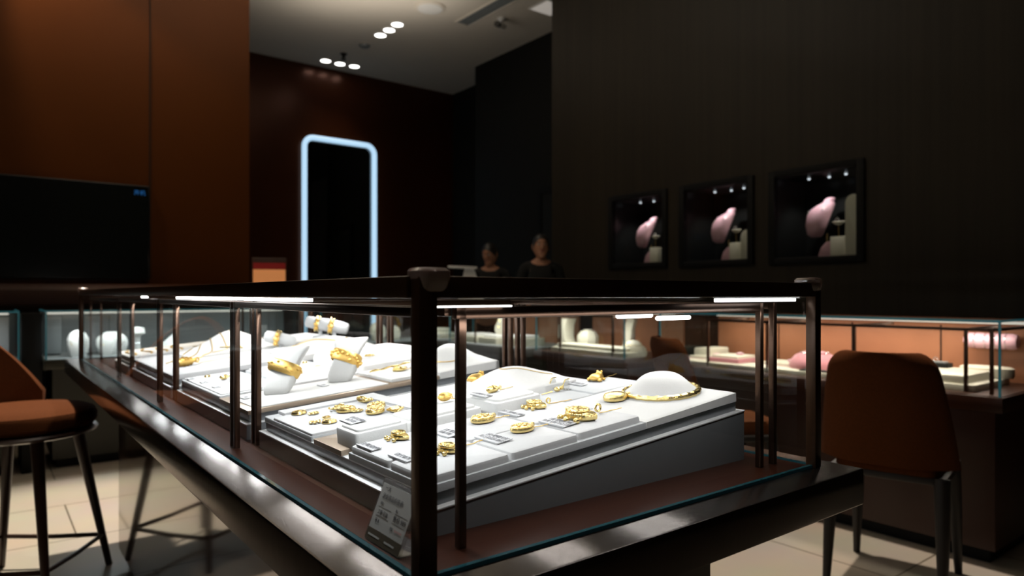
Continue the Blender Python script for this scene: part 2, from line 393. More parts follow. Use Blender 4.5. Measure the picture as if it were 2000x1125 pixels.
for v in (0, L_):
    MB().quad((a,v,.801), (W_-a,v,.801), (W_-a,v,1.0755), (a,v,1.0755)).panes('glass_pane', GLASS, t)
o = MB().quad((a,a,1.087), (W_-a,a,1.087), (W_-a,L_-a,1.087), (a,L_-a,1.087)).panes('glass_top', GLASS, t)
for (u0, u1, v0, v1) in ((a, W_-a, -.003, .003), (-.003, .003, a, L_-a), (W_-.003, W_+.003, a, L_-a), (a, W_-a, L_-.003, L_+.003)):
    MB().box(u0, u1, v0, v1, .8002, .8045).build('glass_edge', TEAL, t)
# inner frame: posts in pairs at every module joint, light beams between them
p_ = .0048
zt3 = 1.066
stations = [.046, .700, .722, 1.363, 1.385, 2.026, 2.048, 2.80]
for i, v in enumerate(stations):
    for u in (.028, .066, .650, .688):
        if i == 0 and u == .066: u = .079
        MB().box(u-p_, u+p_, v-p_, v+p_, .8025, zt3, .0008).build('inner_post', BRONZEB, t)
for v0, v1 in ((.046, .700), (.722, 1.363), (1.385, 2.026), (2.048, 2.80)):
    for u in (.028, .066, .650, .688):
        MB().box(u-p_, u+p_, v0+p_, v1-p_, 1.0555, zt3, .0008).build('inner_beam', BRONZEB, t)
for v in stations:
    MB().box(.066+p_, .650-p_, v-p_, v+p_, 1.0525, zt3, .0008).build('cross_beam', BRONZEB, t)
for (u0, u1, v0, v1) in ((.034,.060,.42,.68), (.034,.060,.75,1.22), (.044,.050,1.66,1.74), (.50,.70,.012,.024)):
    MB().box(u0, u1, v0, v1, 1.068, 1.0735, .001).build('led_strip', LEDF if v0 < .02 else LED, t)
MB().box(.012, .135, .026, .034, 1.0655, 1.0675, .0005).build('led_strip', LEDF, t)
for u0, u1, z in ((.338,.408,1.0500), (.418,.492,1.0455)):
    MB().tube([(u0,.06,z), (u0+.002,.06,z), (u1-.002,.06,z), (u1,.06,z)], [.0025,.0035,.0035,.0025], 10).build('glass_reflection_bar', LEDF, t)  # glowing bars modelled in place of reflections in the front glass
# soft plastic guards on the top corners
for (u, v, rz) in ((0,0,0), (W_,0,PI/2), (0,L_,-PI/2), (W_,L_,PI)):
    M = T(u, v, 0) @ R(rz)
    rings = []
    for z, e, c in ((1.0825,.0135,.006), (1.086,.0165,.008), (1.096,.0195,.010), (1.1025,.0195,.010), (1.1055,.0165,.008), (1.1065,.008,.004)):
        x0, x1 = -e+.007, e+.0045
        pts = []
        for cx, cy, a0 in ((x1-c, x1-c, 0), (x0+c, x1-c, 90), (x0+c, x0+c, 180), (x1-c, x0+c, 270)):
            for i in range(5):
                an = math.radians(a0+i*22.5); pts.append(M @ Vector((cx+c*math.cos(an), cy+c*math.sin(an), z)))
        rings.append(pts)
    MB().loft([[p+Vector((.008,-.002,0)) for p in g_] for g_ in rings] if (u, v) == (0, 0) else rings).build('corner_guard', GUARD, t)

# island lights (lamps near the led strips; centre and right rows added without strips)
for k in range(3):
    v = .39+PITCH*k+(.03 if k else 0); g = (.56,.86,.78)[k]
    for q in (-.15, .15): light('AREA', (.080, v+q, 1.05), 1.0*g, (.95,.98,1), .02, .25, M=CASE @ T(.080,v+q,1.05) @ R(math.radians(-20),'Y') @ T(-.080,-v-q,-1.05))
    light('AREA', (.36, v, 1.051), 1.35*g, (1,.985,.97), .02, .56, M=CASE)
    light('AREA', (.63, v, 1.05), 1.6*g, (1,.985,.97), .02, .56, M=CASE)
light('AREA', (.36, .022, 1.05), .34, (1,.985,.97), .6, .015, M=CASE @ T(.36,.022,1.05) @ R(math.radians(25),'X') @ T(-.36,-.022,-1.05))
light('AREA', (.085, 2.4, 1.05), .7, (1,.985,.97), .02, .5, M=CASE)

# ---------------------------------------------------------------- platforms
plat_lab = ['two-tier grey display platform nearest the front corner post', 'two-tier grey display platform second from the front corner post', 'two-tier grey display platform third along the island case']
for k in range(4):
    M = TILT(k); ln = .587 if k < 3 else .30
    t = thing('display_platform', (plat_lab+['short grey display platform at the far end of the island case'])[k], 'display platform', M, 'grey platforms in the island case')
    # wedge body standing on the deck
    inv = (CASE @ T(0,0,0)).inverted()
    z_of = lambda s: None
    L2 = .617
    bm = MB()
    def low(s):     # deck height below (s, n=0) in tilted coords
        # a deck point (u, z=.8025) straight below
        u = U0+s*math.cos(AL); dz = .8025-Z0; du = u-U0
        return (du*math.cos(AL)+dz*math.sin(AL), -du*math.sin(AL)+dz*math.cos(AL))
    a0, a1 = low(0), low(L2)
    pr = [(0,0), (L2,0), a1, a0]
    rings = [[(x, y, z) for x, z in pr] for y in (0, ln)]
    bm.loft(rings).build('wedge_base', GREY, t)
    MB().box(-.0012, L2+.0012, -.0012, ln+.0012, -.0012, .0014, .0006).build('lower_edge_highlight', EDGEHI, t)
    MB().box(.0095, L2-.0095, .0095, ln-.0095, .0014, .0162).build('upper_tier', GREY, t)
    MB().box(.0085, L2-.0085, .0085, ln-.0085, .0160, .018, .0006).build('upper_edge_highlight', EDGEHI, t)

def rrect(x0, x1, y0, y1, r, n=4):
    pts = []
    for cx, cy, a0 in ((x1-r, y1-r, 0), (x0+r, y1-r, 90), (x0+r, y0+r, 180), (x1-r, y0+r, 270)):
        for i in range(n+1):
            an = math.radians(a0+i*90/n); pts.append((cx+r*math.cos(an), cy+r*math.sin(an)))
    return pts
def slab(k, name, label, s0, s1, t0, t1, n0, n1, m, cat='tray', panel=None, pm=None, r=.004, b=.002, group=None, inset=.005, ph=.003):
    "felt covered block on platform k, optionally with a padded panel on top"
    M = TILT(k) @ T((s0+s1)/2, (t0+t1)/2, n0)
    hx, hy = (s1-s0)/2, (t1-t0)/2
    if panel is None:
        o = MB().prism(rrect(-hx, hx, -hy, hy, r), 0, n1-n0, b).build(name, m, None, M)
        return tag(o, label, cat, group)
    t = thing(name, label, cat, M, group)
    MB().prism(rrect(-hx, hx, -hy, hy, r), 0, n1-n0, b).build('body', m, t)
    MB().prism(rrect(-hx+inset, hx-inset, -hy+inset, hy-inset, r), n1-n0, n1-n0+ph, ph*.7).build(panel, pm or m, t)
    return t

# ---------------------------------------------------------------- gold pieces
def chain_pts(p, length, ang, n0, wob=.0012, n=14, rise=0):
    return [(p[0]+math.cos(ang)*length*i/n+random.uniform(-wob, wob)*.5, p[1]+math.sin(ang)*length*i/n+wob*math.sin(i*1.1), n0+rise*math.sin(PI*i/n)) for i in range(n+1)]
def piece(kind, name, label, k, px, py, n, w, rot=0., cat='pendant', group=None, chain=0., m=GOLD, cang=0., seed=0):
    "a gold piece lying on platform k where the photo shows it; w its width; rot its heading on the surface"
    s, tt = on_tilt(px, py, n+w*.08, k)
    M = TILT(k) @ T(s, tt, n) @ R(rot)
    t = thing(name, label, cat, M, group)
    rnd = random.Random(seed)
    h = w/2
    if kind == 'locket':      # puffed round locket with rim and curled leaf on top
        MB().lathe([(0,0), (h*.75,0), (h*.97,h*.10), (h,h*.25), (h*.95,h*.36), (h*.80,h*.42), (h*.5,h*.50), (0,h*.54)], 26, sy=.82).build('body', m, t)
        MB().torus(h*.86, h*.07, T(0,0,h*.42), 26, 6, sy=.82).build('rim', m, t)
        q = MB()
        for i in range(5):
            a_ = i*1.2; q.ball((math.cos(a_)*h*.4, math.sin(a_)*h*.32, h*.52), (h*.2, h*.14, h*.09))
        q.build('relief', m, t)
    elif kind == 'lock':      # longevity lock: half moon body, scroll and three hanging bells
        out = []
        for i in range(25):
            a_ = PI*(i/24)-PI/2; out.append((h*.95*math.cos(a_)*.8-h*.05, h*.95*math.sin(a_)))
        rings = []
        for z, f in ((0,.82), (h*.10,.97), (h*.24,1.), (h*.36,.93), (h*.43,.75), (h*.45,.4)):
            rings.append([(x*f-.02*h, y*f, z) for x, y in [(-x_, y_) for x_, y_ in out]])
        MB().loft(rings).build('body', m, t)
        q = MB()
        q.torus(h*.42, h*.07, T(-h*.25,0,h*.46), 20, 6, sy=1.2)
        for i in range(6): q.ball((-h*.3+rnd.uniform(-.2,.2)*h, rnd.uniform(-.6,.6)*h, h*.44), (h*.15,h*.13,h*.10))
        q.build('relief', m, t)
        for i in (-1, 0, 1):
            MB().ball((-h*1.02+abs(i)*h*.12, i*h*.55, h*.13), (h*.16,h*.14,h*.15)).tube([(-h*.86+abs(i)*h*.12, i*h*.55, h*.16), (-h*.70+abs(i)*h*.1, i*h*.52, h*.2)], h*.05, 6).build('bell', m, t)
    elif kind == 'flower':
        q = MB()
        n_ = 6
        for i in range(n_):
            a_ = 2*PI*i/n_; q.ball((math.cos(a_)*h*.62, math.sin(a_)*h*.62, h*.20), (h*.38, h*.27, h*.17), R(0), 10, 7)
        q.build('petals', m, t)
        MB().ball((0,0,h*.26), (h*.30,h*.30,h*.22)).build('centre', m, t)
    elif kind == 'rose':
        MB().lathe([(0,0), (h*.9,0), (h,h*.2), (h*.92,h*.38), (h*.7,h*.40), (h*.62,h*.30), (h*.55,h*.46), (h*.36,h*.48), (h*.30,h*.36), (h*.2,h*.52), (0,h*.54)], 20).build('petals', m, t)
        MB().torus(h*.98, h*.08, T(0,0,h*.12), 22, 6).build('rim', m, t)
    elif kind == 'bow':
        q = MB()
        for sg in (-1, 1):
            q.torus(h*.34, h*.13, T(0, sg*h*.5, h*.22) @ R(.3*sg, 'X'), 16, 8, sx=.9, sy=1.2)
            q.ball((sg*h*.1-h*.5, sg*h*.3, h*.15), (h*.35, h*.13, h*.11))
        q.build('loops', m, t)
        MB().ball((0,0,h*.28), (h*.22,h*.2,h*.22)).build('knot', m, t)
    elif kind == 'leaf':       # filigree diamond leaf
        q = MB(); q.tube([(-h,0,h*.12), (0,-h*.62,h*.2), (h,0,h*.12), (0,h*.62,h*.2)], h*.1, 8, True)
        for i in range(3): q.tube([(-h*.7+i*h*.45, -h*.3, h*.2), (-h*.5+i*h*.45, h*.3, h*.28)], h*.07, 6)
        q.build('frame', m, t)
        MB().ball((0,0,h*.16), (h*.55,h*.3,h*.12)).build('centre', m, t)
    elif kind == 'frog':
        MB().ball((0,0,h*.42), (h*.95,h*.78,h*.46), None, 20, 12).build('body', m, t)
        q = MB(); q.ball((h*.62,0,h*.72), (h*.36,h*.42,h*.30))
        for sg in (-1, 1): q.ball((h*.72, sg*h*.26, h*.98), (h*.14,h*.13,h*.14))
        q.build('head', m, t)
        q = MB()
        for sg in (-1, 1):
            q.ball((-h*.35, sg*h*.72, h*.22), (h*.42,h*.24,h*.22)); q.ball((h*.55, sg*h*.66, h*.16), (h*.22,h*.16,h*.16))
        q.build('legs', m, t)
    elif kind == 'bar':         # small oval bead pendant with filigree
        MB().ball((0,0,h*.3), (h*.8,h*.42,h*.30), None, 16, 9).build('body', m, t)
        q = MB()
        for i in range(4): q.torus(h*.38-abs(i-1.5)*h*.07, h*.06, T(-h*.45+i*h*.3,0,h*.3) @ R(PI/2,'Y'), 14, 6)
        q.ball((h*.82,0,h*.3), h*.18)
        q.build('bands', m, t)
    elif kind == 'bead':
        MB().ball((0,0,h*.55), (h*.9,h*.7,h*.55), None, 18, 10).build('body', m, t)
        MB().torus(h*.7, h*.07, T(0,0,h*.55), 20, 6, sx=1.28, sy=1.).build('band', m, t)
        MB().ball((h*.95,0,h*.6), (h*.16,h*.2,h*.2)).build('knob', m, t)
    elif kind == 'stud':
        MB().lathe([(0,0), (h*.9,0), (h,h*.2), (h*.7,h*.5), (0,h*.6)], 14).build('body', m, t)
        MB().ball((h*.7,h*.5,h*.25), (h*.35,h*.3,h*.25)).build('drop', m, t)
    if chain:
        b0 = h*1.0
        MB().torus(h*.17, h*.06, T(b0, 0, h*.3) @ R(PI/2,'X'), 12, 6).build('bail', m, t)
        MB().tube(chain_pts((b0+h*.05, 0), chain, cang, .0012), .00075, 5).build('chain', CHAIN, t)
    return t

def price_tag(k, px, py, n, lines, label, w=.05, rot=0., group='small clear price tags in the island case'):
    s, tt = on_tilt(px, py, n, k)
    hgt = .0105*len(lines)+.004
    M = TILT(k) @ T(s, tt, n) @ R(-PI/2+rot) @ R(math.radians(4), 'X')
    t = thing('price_tag', label, 'price tag', M, group)
    MB().box(-w/2, w/2, -hgt/2, hgt/2, .0004, .0016, .0005).box(-w/2, w/2, -hgt/2-.0022, -hgt/2, 0.0004, .0030, .0004).build('holder', TAGPL, t)
    q = MB()
    for i, s_ in enumerate(lines):
        q.text(s_, .0105, T(0, hgt/2-.0105-.0095*i, .0018) @ S(.66,1.05,1), .0001)
    q.build('digits', INKG, t)
    return t

# ---------------------------------------------------------------- platform 1 (nearest)
t = thing('felt_tray', 'flat grey felt tray of gold charms, nearest tray left of the corner post', 'tray', TILT(0))
MB().prism(rrect(.009,.228,.358,.583,.004), .018, .0265, .002).build('body', FELTG, t)
MB().prism(rrect(.0105,.192,.3595,.537,.003), .0265, .0305, .002).build('inner_panel', FELTP, t)
MB().prism([(.034,.543), (.197,.543), (.197,.362), (.2265,.362), (.2265,.5815), (.034,.5815)], .0265, .0325, .002).build('raised_border', FELTP, t)
slab(0, 'champagne_plate', 'thin champagne metal plate poking out under the small white box', .007, .115, .243, .345, .018, .026, CHAMP, 'plate', r=.001, b=.001)
slab(0, 'jewelry_box', 'small white raised box beside the corner post holding one price tag', .022, .106, .222, .293, .026, .050, FELT, 'display box', 'cushion_top', FELT, r=.006, b=.003, inset=.006, ph=.0035)
slab(0, 'jewelry_box', 'small white raised box just right of the corner post with one gold bead', .112, .246, .230, .310, .018, .046, FELT, 'display box', 'cushion_top', FELT, r=.008, b=.003, inset=.007, ph=.004)
slab(0, 'jewelry_box', 'white raised box in front of the frog bust with a filigree pendant', .256, .352, .206, .298, .018, .052, FELT, 'display box', 'cushion_top', FELT, r=.010, b=.003, inset=.007, ph=.004)
o = MB().prism([(.009,.005), (.379,.005), (.379,.2025), (.252,.2025), (.252,.2215), (.009,.2215)], .018, .0275, .0015).build('pendant_tray', FELTG, None, TILT(0))
tag(o, 'long grey felt tray of six padded squares along the front glass', 'tray')
pads = [(.011,.130,.106,.218,'pearl pad at the left back of the pendant tray, under the hand charm'), (.011,.131,.009,.103,'pearl pad at the front corner of the pendant tray'),
        (.1335,.249,.106,.218,'pearl pad at the middle back of the pendant tray'), (.1345,.249,.009,.103,'pearl pad at the middle front of the pendant tray'),
        (.252,.376,.106,.200,'pearl pad at the right back of the pendant tray'), (.252,.377,.012,.103,'pearl pad at the right front of the pendant tray, beside the bust')]
for s0, s1, t0, t1, lb in pads:
    slab(0, 'display_pad', lb, s0, s1, t0, t1, .0277, .0375, FELTP, 'display pad', r=.006, b=.0045, group='pearl pads of the pendant tray')
slab(0, 'earring_pad', 'flat grey pad holding the pair of long gold earrings', .362, .470, .206, .292, .018, .030, FELTG, 'display pad', r=.004, b=.002)
slab(0, 'earring_pad', 'flat grey pad at the right rear holding a fish shaped pendant', .474, .600, .206, .300, .018, .032, FELTG, 'display pad', r=.004, b=.002)

def bust(k, name, label, s0, s1, t0, t1, n0, n1, cs, ct, rs, rt, hh, m=FELT, rise=0., pw=2.0, group=None, cat='necklace bust'):
    "lying necklace bust: a thin board that swells into a neck dome"
    M = TILT(k) @ T(s0, t0, 0)
    lx, ly = s1-s0, t1-t0
    def f(x, y):
        r2 = ((x-(cs-s0))/rs)**2+((y-(ct-t0))/rt)**2
        e = min(x, lx-x, y, ly-y); rnd_ = -.0018*max(0, 1-e/.003)
        return n1+rise*max(0., x/lx)**1.3+hh*math.exp(-(r2**pw if pw != 1 else r2))+rnd_
    o = MB().field(f, 0, lx, 0, ly, 54, 44, n0).build(name, m, None, M, ang=.9)
    tag(o, label, cat, group)
    return lambda s, t_: f(s-s0, t_-t0)
f1 = bust(0, 'necklace_bust', 'white lying necklace bust at the front right wearing a heavy gold collar', .381, .604, .005, .204, .018, .029, .538, .108, .049, .052, .035, rise=.005, pw=1.9)
f2 = bust(0, 'necklace_bust', 'white lying bust with the gold frog pendant', .262, .520, .305, .455, .018, .030, .415, .385, .085, .058, .036, rise=.010, pw=1.15)

def drape(k, pts, fn, off, r, n=60, closed=False):
    "smooth path through (s,t) points laid on a surface"
    P = [Vector((p[0], p[1], 0)) for p in pts]; out = []
    m_ = len(P)
    for i in range(m_ if closed else m_-1):
        p0 = P[(i-1) % m_] if (closed or i) else P[0]; p1 = P[i]; p2 = P[(i+1) % m_]; p3 = P[(i+2) % m_] if (closed or i+2 < m_) else P[-1]
        for q in range(6):
            x = q/6
            out.append(.5*((2*p1)+(-p0+p2)*x+(2*p0-5*p1+4*p2-p3)*x*x+(-p0+3*p1-3*p2+p3)*x**3))
    if not closed: out.append(P[-1])
    return [(v.x, v.y, fn(v.x, v.y)+off) for v in out]
# gold collar on the front right bust
t = thing('gold_collar', 'heavy gold collar necklace with round locket on the front right bust', 'necklace', TILT(0))
ring = []
for i in range(25):
    a_ = math.radians(88+i*314/24)
    ring.append((.535+.061*math.cos(a_), .108+.066*math.sin(a_)))
pth = drape(0, ring, f1, .0022, 0)
rad = [.0022+.0030*math.sin(PI*i/(len(pth)-1))**2+.0006*math.sin(i*.9) for i in range(len(pth))]
MB().tube(pth, rad, 8).build('collar', GOLD, t)
s, tt = on_tilt(1201, 771, .040, 0)
tz = f1(s, tt)
MB().lathe([(0,0), (.013,0), (.0175,.002), (.018,.006), (.0165,.0085), (.011,.0105), (0,.0115)], 28, T(s, tt, tz) @ S(1.22,1.22,1.3), sy=.85).build('locket', GOLD, t)
q = MB()
for i in range(7): q.ball((s+.012+.003*i, tt+.006*math.sin(i), tz+.008), (.004,.003,.003))
q.build('clasp_links', GOLD, t)
MB().torus(.0190, .0013, T(s, tt, tz+.0108), 28, 6, sy=.85).build('locket_rim', GOLD, t)

G1 = 'gold charms on the grey felt tray'
ch = [('rose',584,806,.026,'round gold rose charm, leftmost on the grey felt tray'), ('flower',612,807,.022,'dark cut gold snowflake charm right of the leftmost rose'),
      ('leaf',637,815,.024,'slim gold leaf charm above the front pair on the felt tray'), ('flower',615,824,.024,'gold flower charm at the front left of the felt tray'),
      ('rose',643,823,.024,'round gold charm at the front of the felt tray beside the white box'), ('bow',657,797,0.036,'gold bow charm in the middle of the felt tray'),
      ('locket',676,801,0.036,'puffed gold charm between the bow and the little beads'), ('flower',697,802,0.024,'small gold blossom charm left of the round lockets'),
      ('bow',712,782,0.043,'largest gold bow charm at the back of the felt tray'), ('locket',735,794,.038,'large round gold locket with a knob behind the small box'),
      ('locket',733,803,.040,'oval gold locket just behind the small white box'), ('leaf',772,799,0.043,'open filigree gold square, rightmost charm by the corner post')]
for i, (kd, px, py, w_, lb) in enumerate(ch):
    piece(kd, 'gold_charm', lb, 0, px, py, .0312, w_, .4*i, 'charm', G1, seed=i)
G2 = 'gold pendants on the pearl pads'
piece('lock', 'hand_charm', 'gold fringed pendant left of the corner post on the left back pad', 0, 785, 851, .0377, .042, 0, 'pendant', None, 0, seed=31)
piece('lock', 'lock_pendant', 'gold lock pendant on the front corner pad, half behind the inner post', 0, 880, 876, .0377, .042, .1, 'pendant', G2, .055, cang=.05, seed=32)
piece('locket', 'lock_pendant', 'smooth gold bean pendant right of the inner post, middle back pad', 0, 943, 820, .0377, .040, 0, 'pendant', G2, .038, cang=-.05, seed=33)
piece('locket', 'lock_pendant', 'ribbed gold oval pendant on the middle front pad', 0, 1020, 838, .0377, .037, 0, 'pendant', G2, .045, cang=-.1, seed=34)
piece('lock', 'lock_pendant', 'gold lock with three bells on the right back pad', 0, 1050, 791, .0377, .046, 0, 'pendant', G2, .045, cang=-.15, seed=35)
piece('lock', 'lock_pendant', 'biggest gold lock with three bells on the right front pad', 0, 1138, 810, .0377, .064, 0, 'pendant', G2, .045, cang=-.1, seed=36)
piece('bead', 'bead_pendant', 'gold bead pendant on the small box beside the inner post', 0, 869, 781, .051, .028, .1, 'pendant', None, .02, m=GOLDM, seed=37)
piece('bar', 'filigree_pendant', 'gold filigree pendant on the white box below the frog', 0, 962, 763, .0565, .034, .1, 'pendant', None, .03, seed=38)
piece('frog', 'frog_pendant', 'matt gold frog pendant on the second bust', 0, 930, 743, .034, .038, -.1, 'pendant', None, 0, m=GOLDM, seed=39)
piece('frog', 'fish_pendant', 'matt gold fish pendant on the rear grey pad', 0, 1165, 741, .0325, .034, .2, 'pendant', None, .055, m=GOLDM, seed=40)
# frog's chain over the bust
s, tt = on_tilt(948, 741, .040, 0)
pth = drape(0, [(s, tt), (s+.03, tt-.012), (.40,.385), (.43,.366), (.46,.354), (.50,.35)], f2, .0008, 0)
t = MB().tube(pth, .0008, 5).build('frog_chain', CHAIN, None, TILT(0)); tag(t, 'fine gold chain laid over the dome of the frog bust', 'chain')
# pair of drop earrings standing in clear clips
for i, (x0, y0, x1, y1, x2, y2, lb) in enumerate(((1035,764,1066,757,1080,742,'long gold drop earring, left one of the pair'), (1058,770,1092,760,1105,744,'long gold drop earring, right one of the pair'))):
    a0 = on_tilt(x0, y0, .032, 0); a1 = on_tilt(x1, y1, .034, 0)
    t = thing('drop_earring', lb, 'earring', TILT(0), 'pair of long gold earrings')
    d = Vector((a1[0]-a0[0], a1[1]-a0[1], 0)); e = Vector((a1[0], a1[1], .0355))
    MB().tube([(a0[0], a0[1], .0315), (a0[0]+d.x*.6, a0[1]+d.y*.6, .0325)], [.0007,.0012], 6).build('tassel', CHAIN, t)
    MB().ball((e.x-d.x*.1, e.y-d.y*.1, .0345), (.0075,.0055,.0045), None, 12, 8).ball((e.x+.005, e.y-.002, .036), (.004,.004,.004)).build('drop', GOLD, t)
    MB().tube([(e.x+.006, e.y-.002, .036), (e.x+.010, e.y-.003, .044), (e.x+.013, e.y-.004, .050), (e.x+.022, e.y-.006, .0505)], .0011, 6).build('hook', GOLD, t)
    c = thing('earring_clip', ['clear acrylic clip holding the left long earring', 'clear acrylic clip holding the right long earring'][i], 'clip', TILT(0) @ T(e.x+.016, e.y-.003, .0303), 'clear earring clips')
    MB().box(-.005, .005, -.008, .008, 0, .002, .0005).build('foot', ACRYL, c)
    MB().prism(rrect(-.007, .007, 0, .019, .006), -.001, .001, M=R(PI/2, 'X')).build('upright', ACRYL, c)
TG = [(722,873,.0385,['132 ¥08.NI20MP'],'price tag on the left back pearl pad, first left of the corner post',.046), (787,894,.0385,['U28 K3007W'],'price tag at the front corner, cut by the corner post',.046),
      (874,846,.0385,['1.85 ¥IDDI','10.88 9708'],'two-line price tag just right of the corner post',.046), (965,857,.0385,['1:83 ¥IPI08 IO9S','10.13 JDSI2A I0H1S'],'two-line price tag in front of the ribbed oval pendant',.052),
      (1000,808,.0385,['1:8 1.3I0M0E1308'],'single-line price tag below the white box with the filigree pendant',.050), (1090,826,.0385,['1:80 ¥IP0J08 PI08','10.88 9.J08 TA2.5.08'],'two-line price tag in front of the biggest gold lock',.054),
      (691,822,.0545,['1D0.¥110.W08','0ACR103F.'],'grey price tag on the small white box left of the corner post',.038), (941,772,.0565,['L03 ¥100MP.C10MP'],'price tag on the white box below the frog pendant',.044),
      (1127,750,.033,['I.88 ¥100.108'],'price tag lying flat between the long earrings and the fish pendant',.046)]
for x, y, n, ls, lb, w_ in TG: price_tag(0, x, y, n, ls, lb, w_)

# ---------------------------------------------------------------- acrylic price stand by the glass
t = thing('acrylic_price_stand', 'leaning clear acrylic stand with printed price card against the front left glass', 'sign holder', CASE @ T(.010, .0565, .8026))
a_ = math.atan2(.026, .062); hh = .070
lean = R(a_, 'Y')
MB().prism(rrect(0, .084, 0, hh, .004), -.001, .001, M=lean @ Matrix(((0,0,1,0),(1,0,0,0),(0,1,0,0),(0,0,0,1)))).build('panel', ACRYL, t)
MB().box(.0, .036, 0, .084, 0, .002, .0006).build('foot', ACRYL, t)
MB().box(-.0016, -.0012, .004, .080, .014, .064, M=lean).build('card', PAPER, t)
MB().box(-.0017, -.0012, .003, .081, .001, .0135, M=lean).build('card_strip', STRIPB, t)
TM = lean @ Matrix(((0,0,-1,-.0019),(-1,0,0,0),(0,1,0,0),(0,0,0,1)))
def ptext(lines, m, nm):
    q = MB()
    for s_, x, y, z in lines: q.text(s_, z, TM @ T(-x, y, 0), .00005, 'LEFT')
    return q.build(nm, m, t)
ptext([('一大', .072, .0575, .0065), ('成色 /', .072, .0415, .0035), ('重 /', .036, .0405, .0035), ('工费 足金', .072, .031, .0055), ('售价 989', .036, .031, .0075), ('号 8', .072, .0215, .0055), ('克价', .036, .0215, .0035)], INK, 'bold_print')
ptext([('足金饰品价签表', .073, .0485, .0068)], INKG, 'grey_print')
ptext([('=====', .026, .0205, .0055)], INKR, 'red_print')
q = MB().box(-.0019, -.0016, .050, .076, .006, .008, M=lean).box(-.0019, -.0016, .016, .038, .006, .008, M=lean).build('strip_print', PAPER, t)
q = MB().box(-.0018, -.0016, .044, .074, .0385, .0388, M=lean).box(-.0018, -.0016, .008, .036, .0385, .0388, M=lean).box(-.0018, -.0016, .044, .074, .0285, .0288, M=lean).box(-.0018, -.0016, .008, .036, .0285, .0288, M=lean).build('ruled_lines', INKG, t)

# ---------------------------------------------------------------- platform 2
slab(1, 'champagne_tray', 'wide champagne metal tray under the two bracelet stands', .004, .430, .000, .198, .018, .0265, CHAMP, 'tray', r=.001, b=.001)
slab(1, 'white_card', 'bright white card lying on the champagne tray', .020, .305, .006, .182, .0267, .0285, FELT, 'card', r=.002, b=.0005)
slab(1, 'felt_tray', 'grey felt tray with small gold earrings left of the bracelet stands', .006, .150, .205, .560, .018, .030, FELTG, 'tray', 'inner_panel', FELTP, inset=.006, ph=.003)
slab(1, 'ring_tray', 'pale tray with a tiny gold ring behind the bracelet stands', .165, .335, .365, .560, .018, .030, FELTG, 'tray', 'inner_panel', FELTP, inset=.006, ph=.003)
slab(1, 'flat_tray', 'pale flat tray between the two bracelet stands', .165, .335, .215, .350, .018, .029, FELTP, 'tray', r=.003, b=.002)
slab(1, 'long_box', 'long white box with a gold bar chain behind the corner post', .345, .530, .215, .330, .018, .044, FELT, 'display box', r=.008, b=.006)
slab(1, 'pendant_pad', 'white pad with an oval gold pendant left of the corner post', .320, .425, .02, .19, .0267, .034, FELT, 'display pad', r=.004, b=.003)
slab(1, 'cushion_tray', 'white round edged cushion at the rear of the second platform', .345, .600, .345, .560, .018, .050, FELT, 'display pad', r=.03, b=.012)
f3 = bust(1, 'necklace_bust', 'white lying bust behind the inner post at the rear of the second platform', .432, .600, .000, .195, .018, .034, .520, .095, .060, .058, .046, rise=.004, pw=1.15)
ring = [(.505+.05*math.cos(math.radians(a_)), .095+.062*math.sin(math.radians(a_))) for a_ in range(100, 275, 12)]
o = MB().tube(drape(1, ring, f3, .001, 0), .0013, 6).build('gold_necklace', CHAIN, None, TILT(1)); tag(o, 'thin gold necklace across the bust behind the inner post', 'necklace')
def bracelet_stand(k, px, py, n, rot, lab, lab2, sc=1., m=GOLDM, fancy=0, st=FELT, grp='white bracelet stands', lean=.30):
    s, tt = on_tilt(px, py, n, k)
    M = TILT(k) @ T(s, tt, n) @ R(rot) @ S(sc, sc, sc)
    Mo = M
    def ring_(z, hx, hy, off, c=.010):
        return [(x+.30*z, y+off, z) for x, y in rrect(-hx, hx, -hy, hy, min(c, hx*.5, hy*.5), 4)]
    rings = [ring_(0, .022, .015, 0), ring_(.002, .024, .017, 0), ring_(.016, .029, .020, .006), ring_(.034, .028, .017, .014), ring_(.046, .0265, .015, .020), ring_(.060, .028, .015, .027), ring_(.078, .035, .017, .036), ring_(.084, .0355, .013, .039), ring_(.086, .034, .008, .040)]
    o = MB().loft(rings).build('bracelet_stand', st, None, Mo, ang=1.0); tag(o, lab, 'bracelet stand', grp)
    t = thing('gold_bracelet', lab2, 'bracelet', Mo @ T(.014, .019, .046) @ R(-.42, 'X') @ R(.38, 'Y'), 'gold bracelets on white stands')
    hw_ = .0125
    prof = []
    bm = MB(); n_ = 40
    rg = []
    for z, f in ((-hw_,0), (-hw_*.8,.0018), (0,.0030), (hw_*.8,.0018), (hw_,0), (hw_,-.0012), (-hw_,-.0012)):
        rg.append([((.0305+f)*math.copysign(abs(math.cos(2*PI*i/n_))**.8, math.cos(2*PI*i/n_)), (.0205+f)*math.copysign(abs(math.sin(2*PI*i/n_))**.8, math.sin(2*PI*i/n_)), z) for i in range(n_)])
    rg.append(rg[0]); bm.loft(rg, cap=False); bmesh.ops.remove_doubles(bm.bm, verts=bm.bm.verts, dist=1e-6)
    bm.build('band', m, t)
    q = MB(); rn = random.Random(fancy)
    for i in range(26 if fancy else 14):
        a_ = 2*PI*i/(26 if fancy else 14); z = rn.uniform(-.6,.6)*hw_
        q.ball((.033*math.copysign(abs(math.cos(a_))**.8, math.cos(a_)), .023*math.copysign(abs(math.sin(a_))**.8, math.sin(a_)), z), (.0042,.0042,.0036) if fancy else (.0035,.0035,.0025), None, 8, 6)
    q.build('relief', m, t)
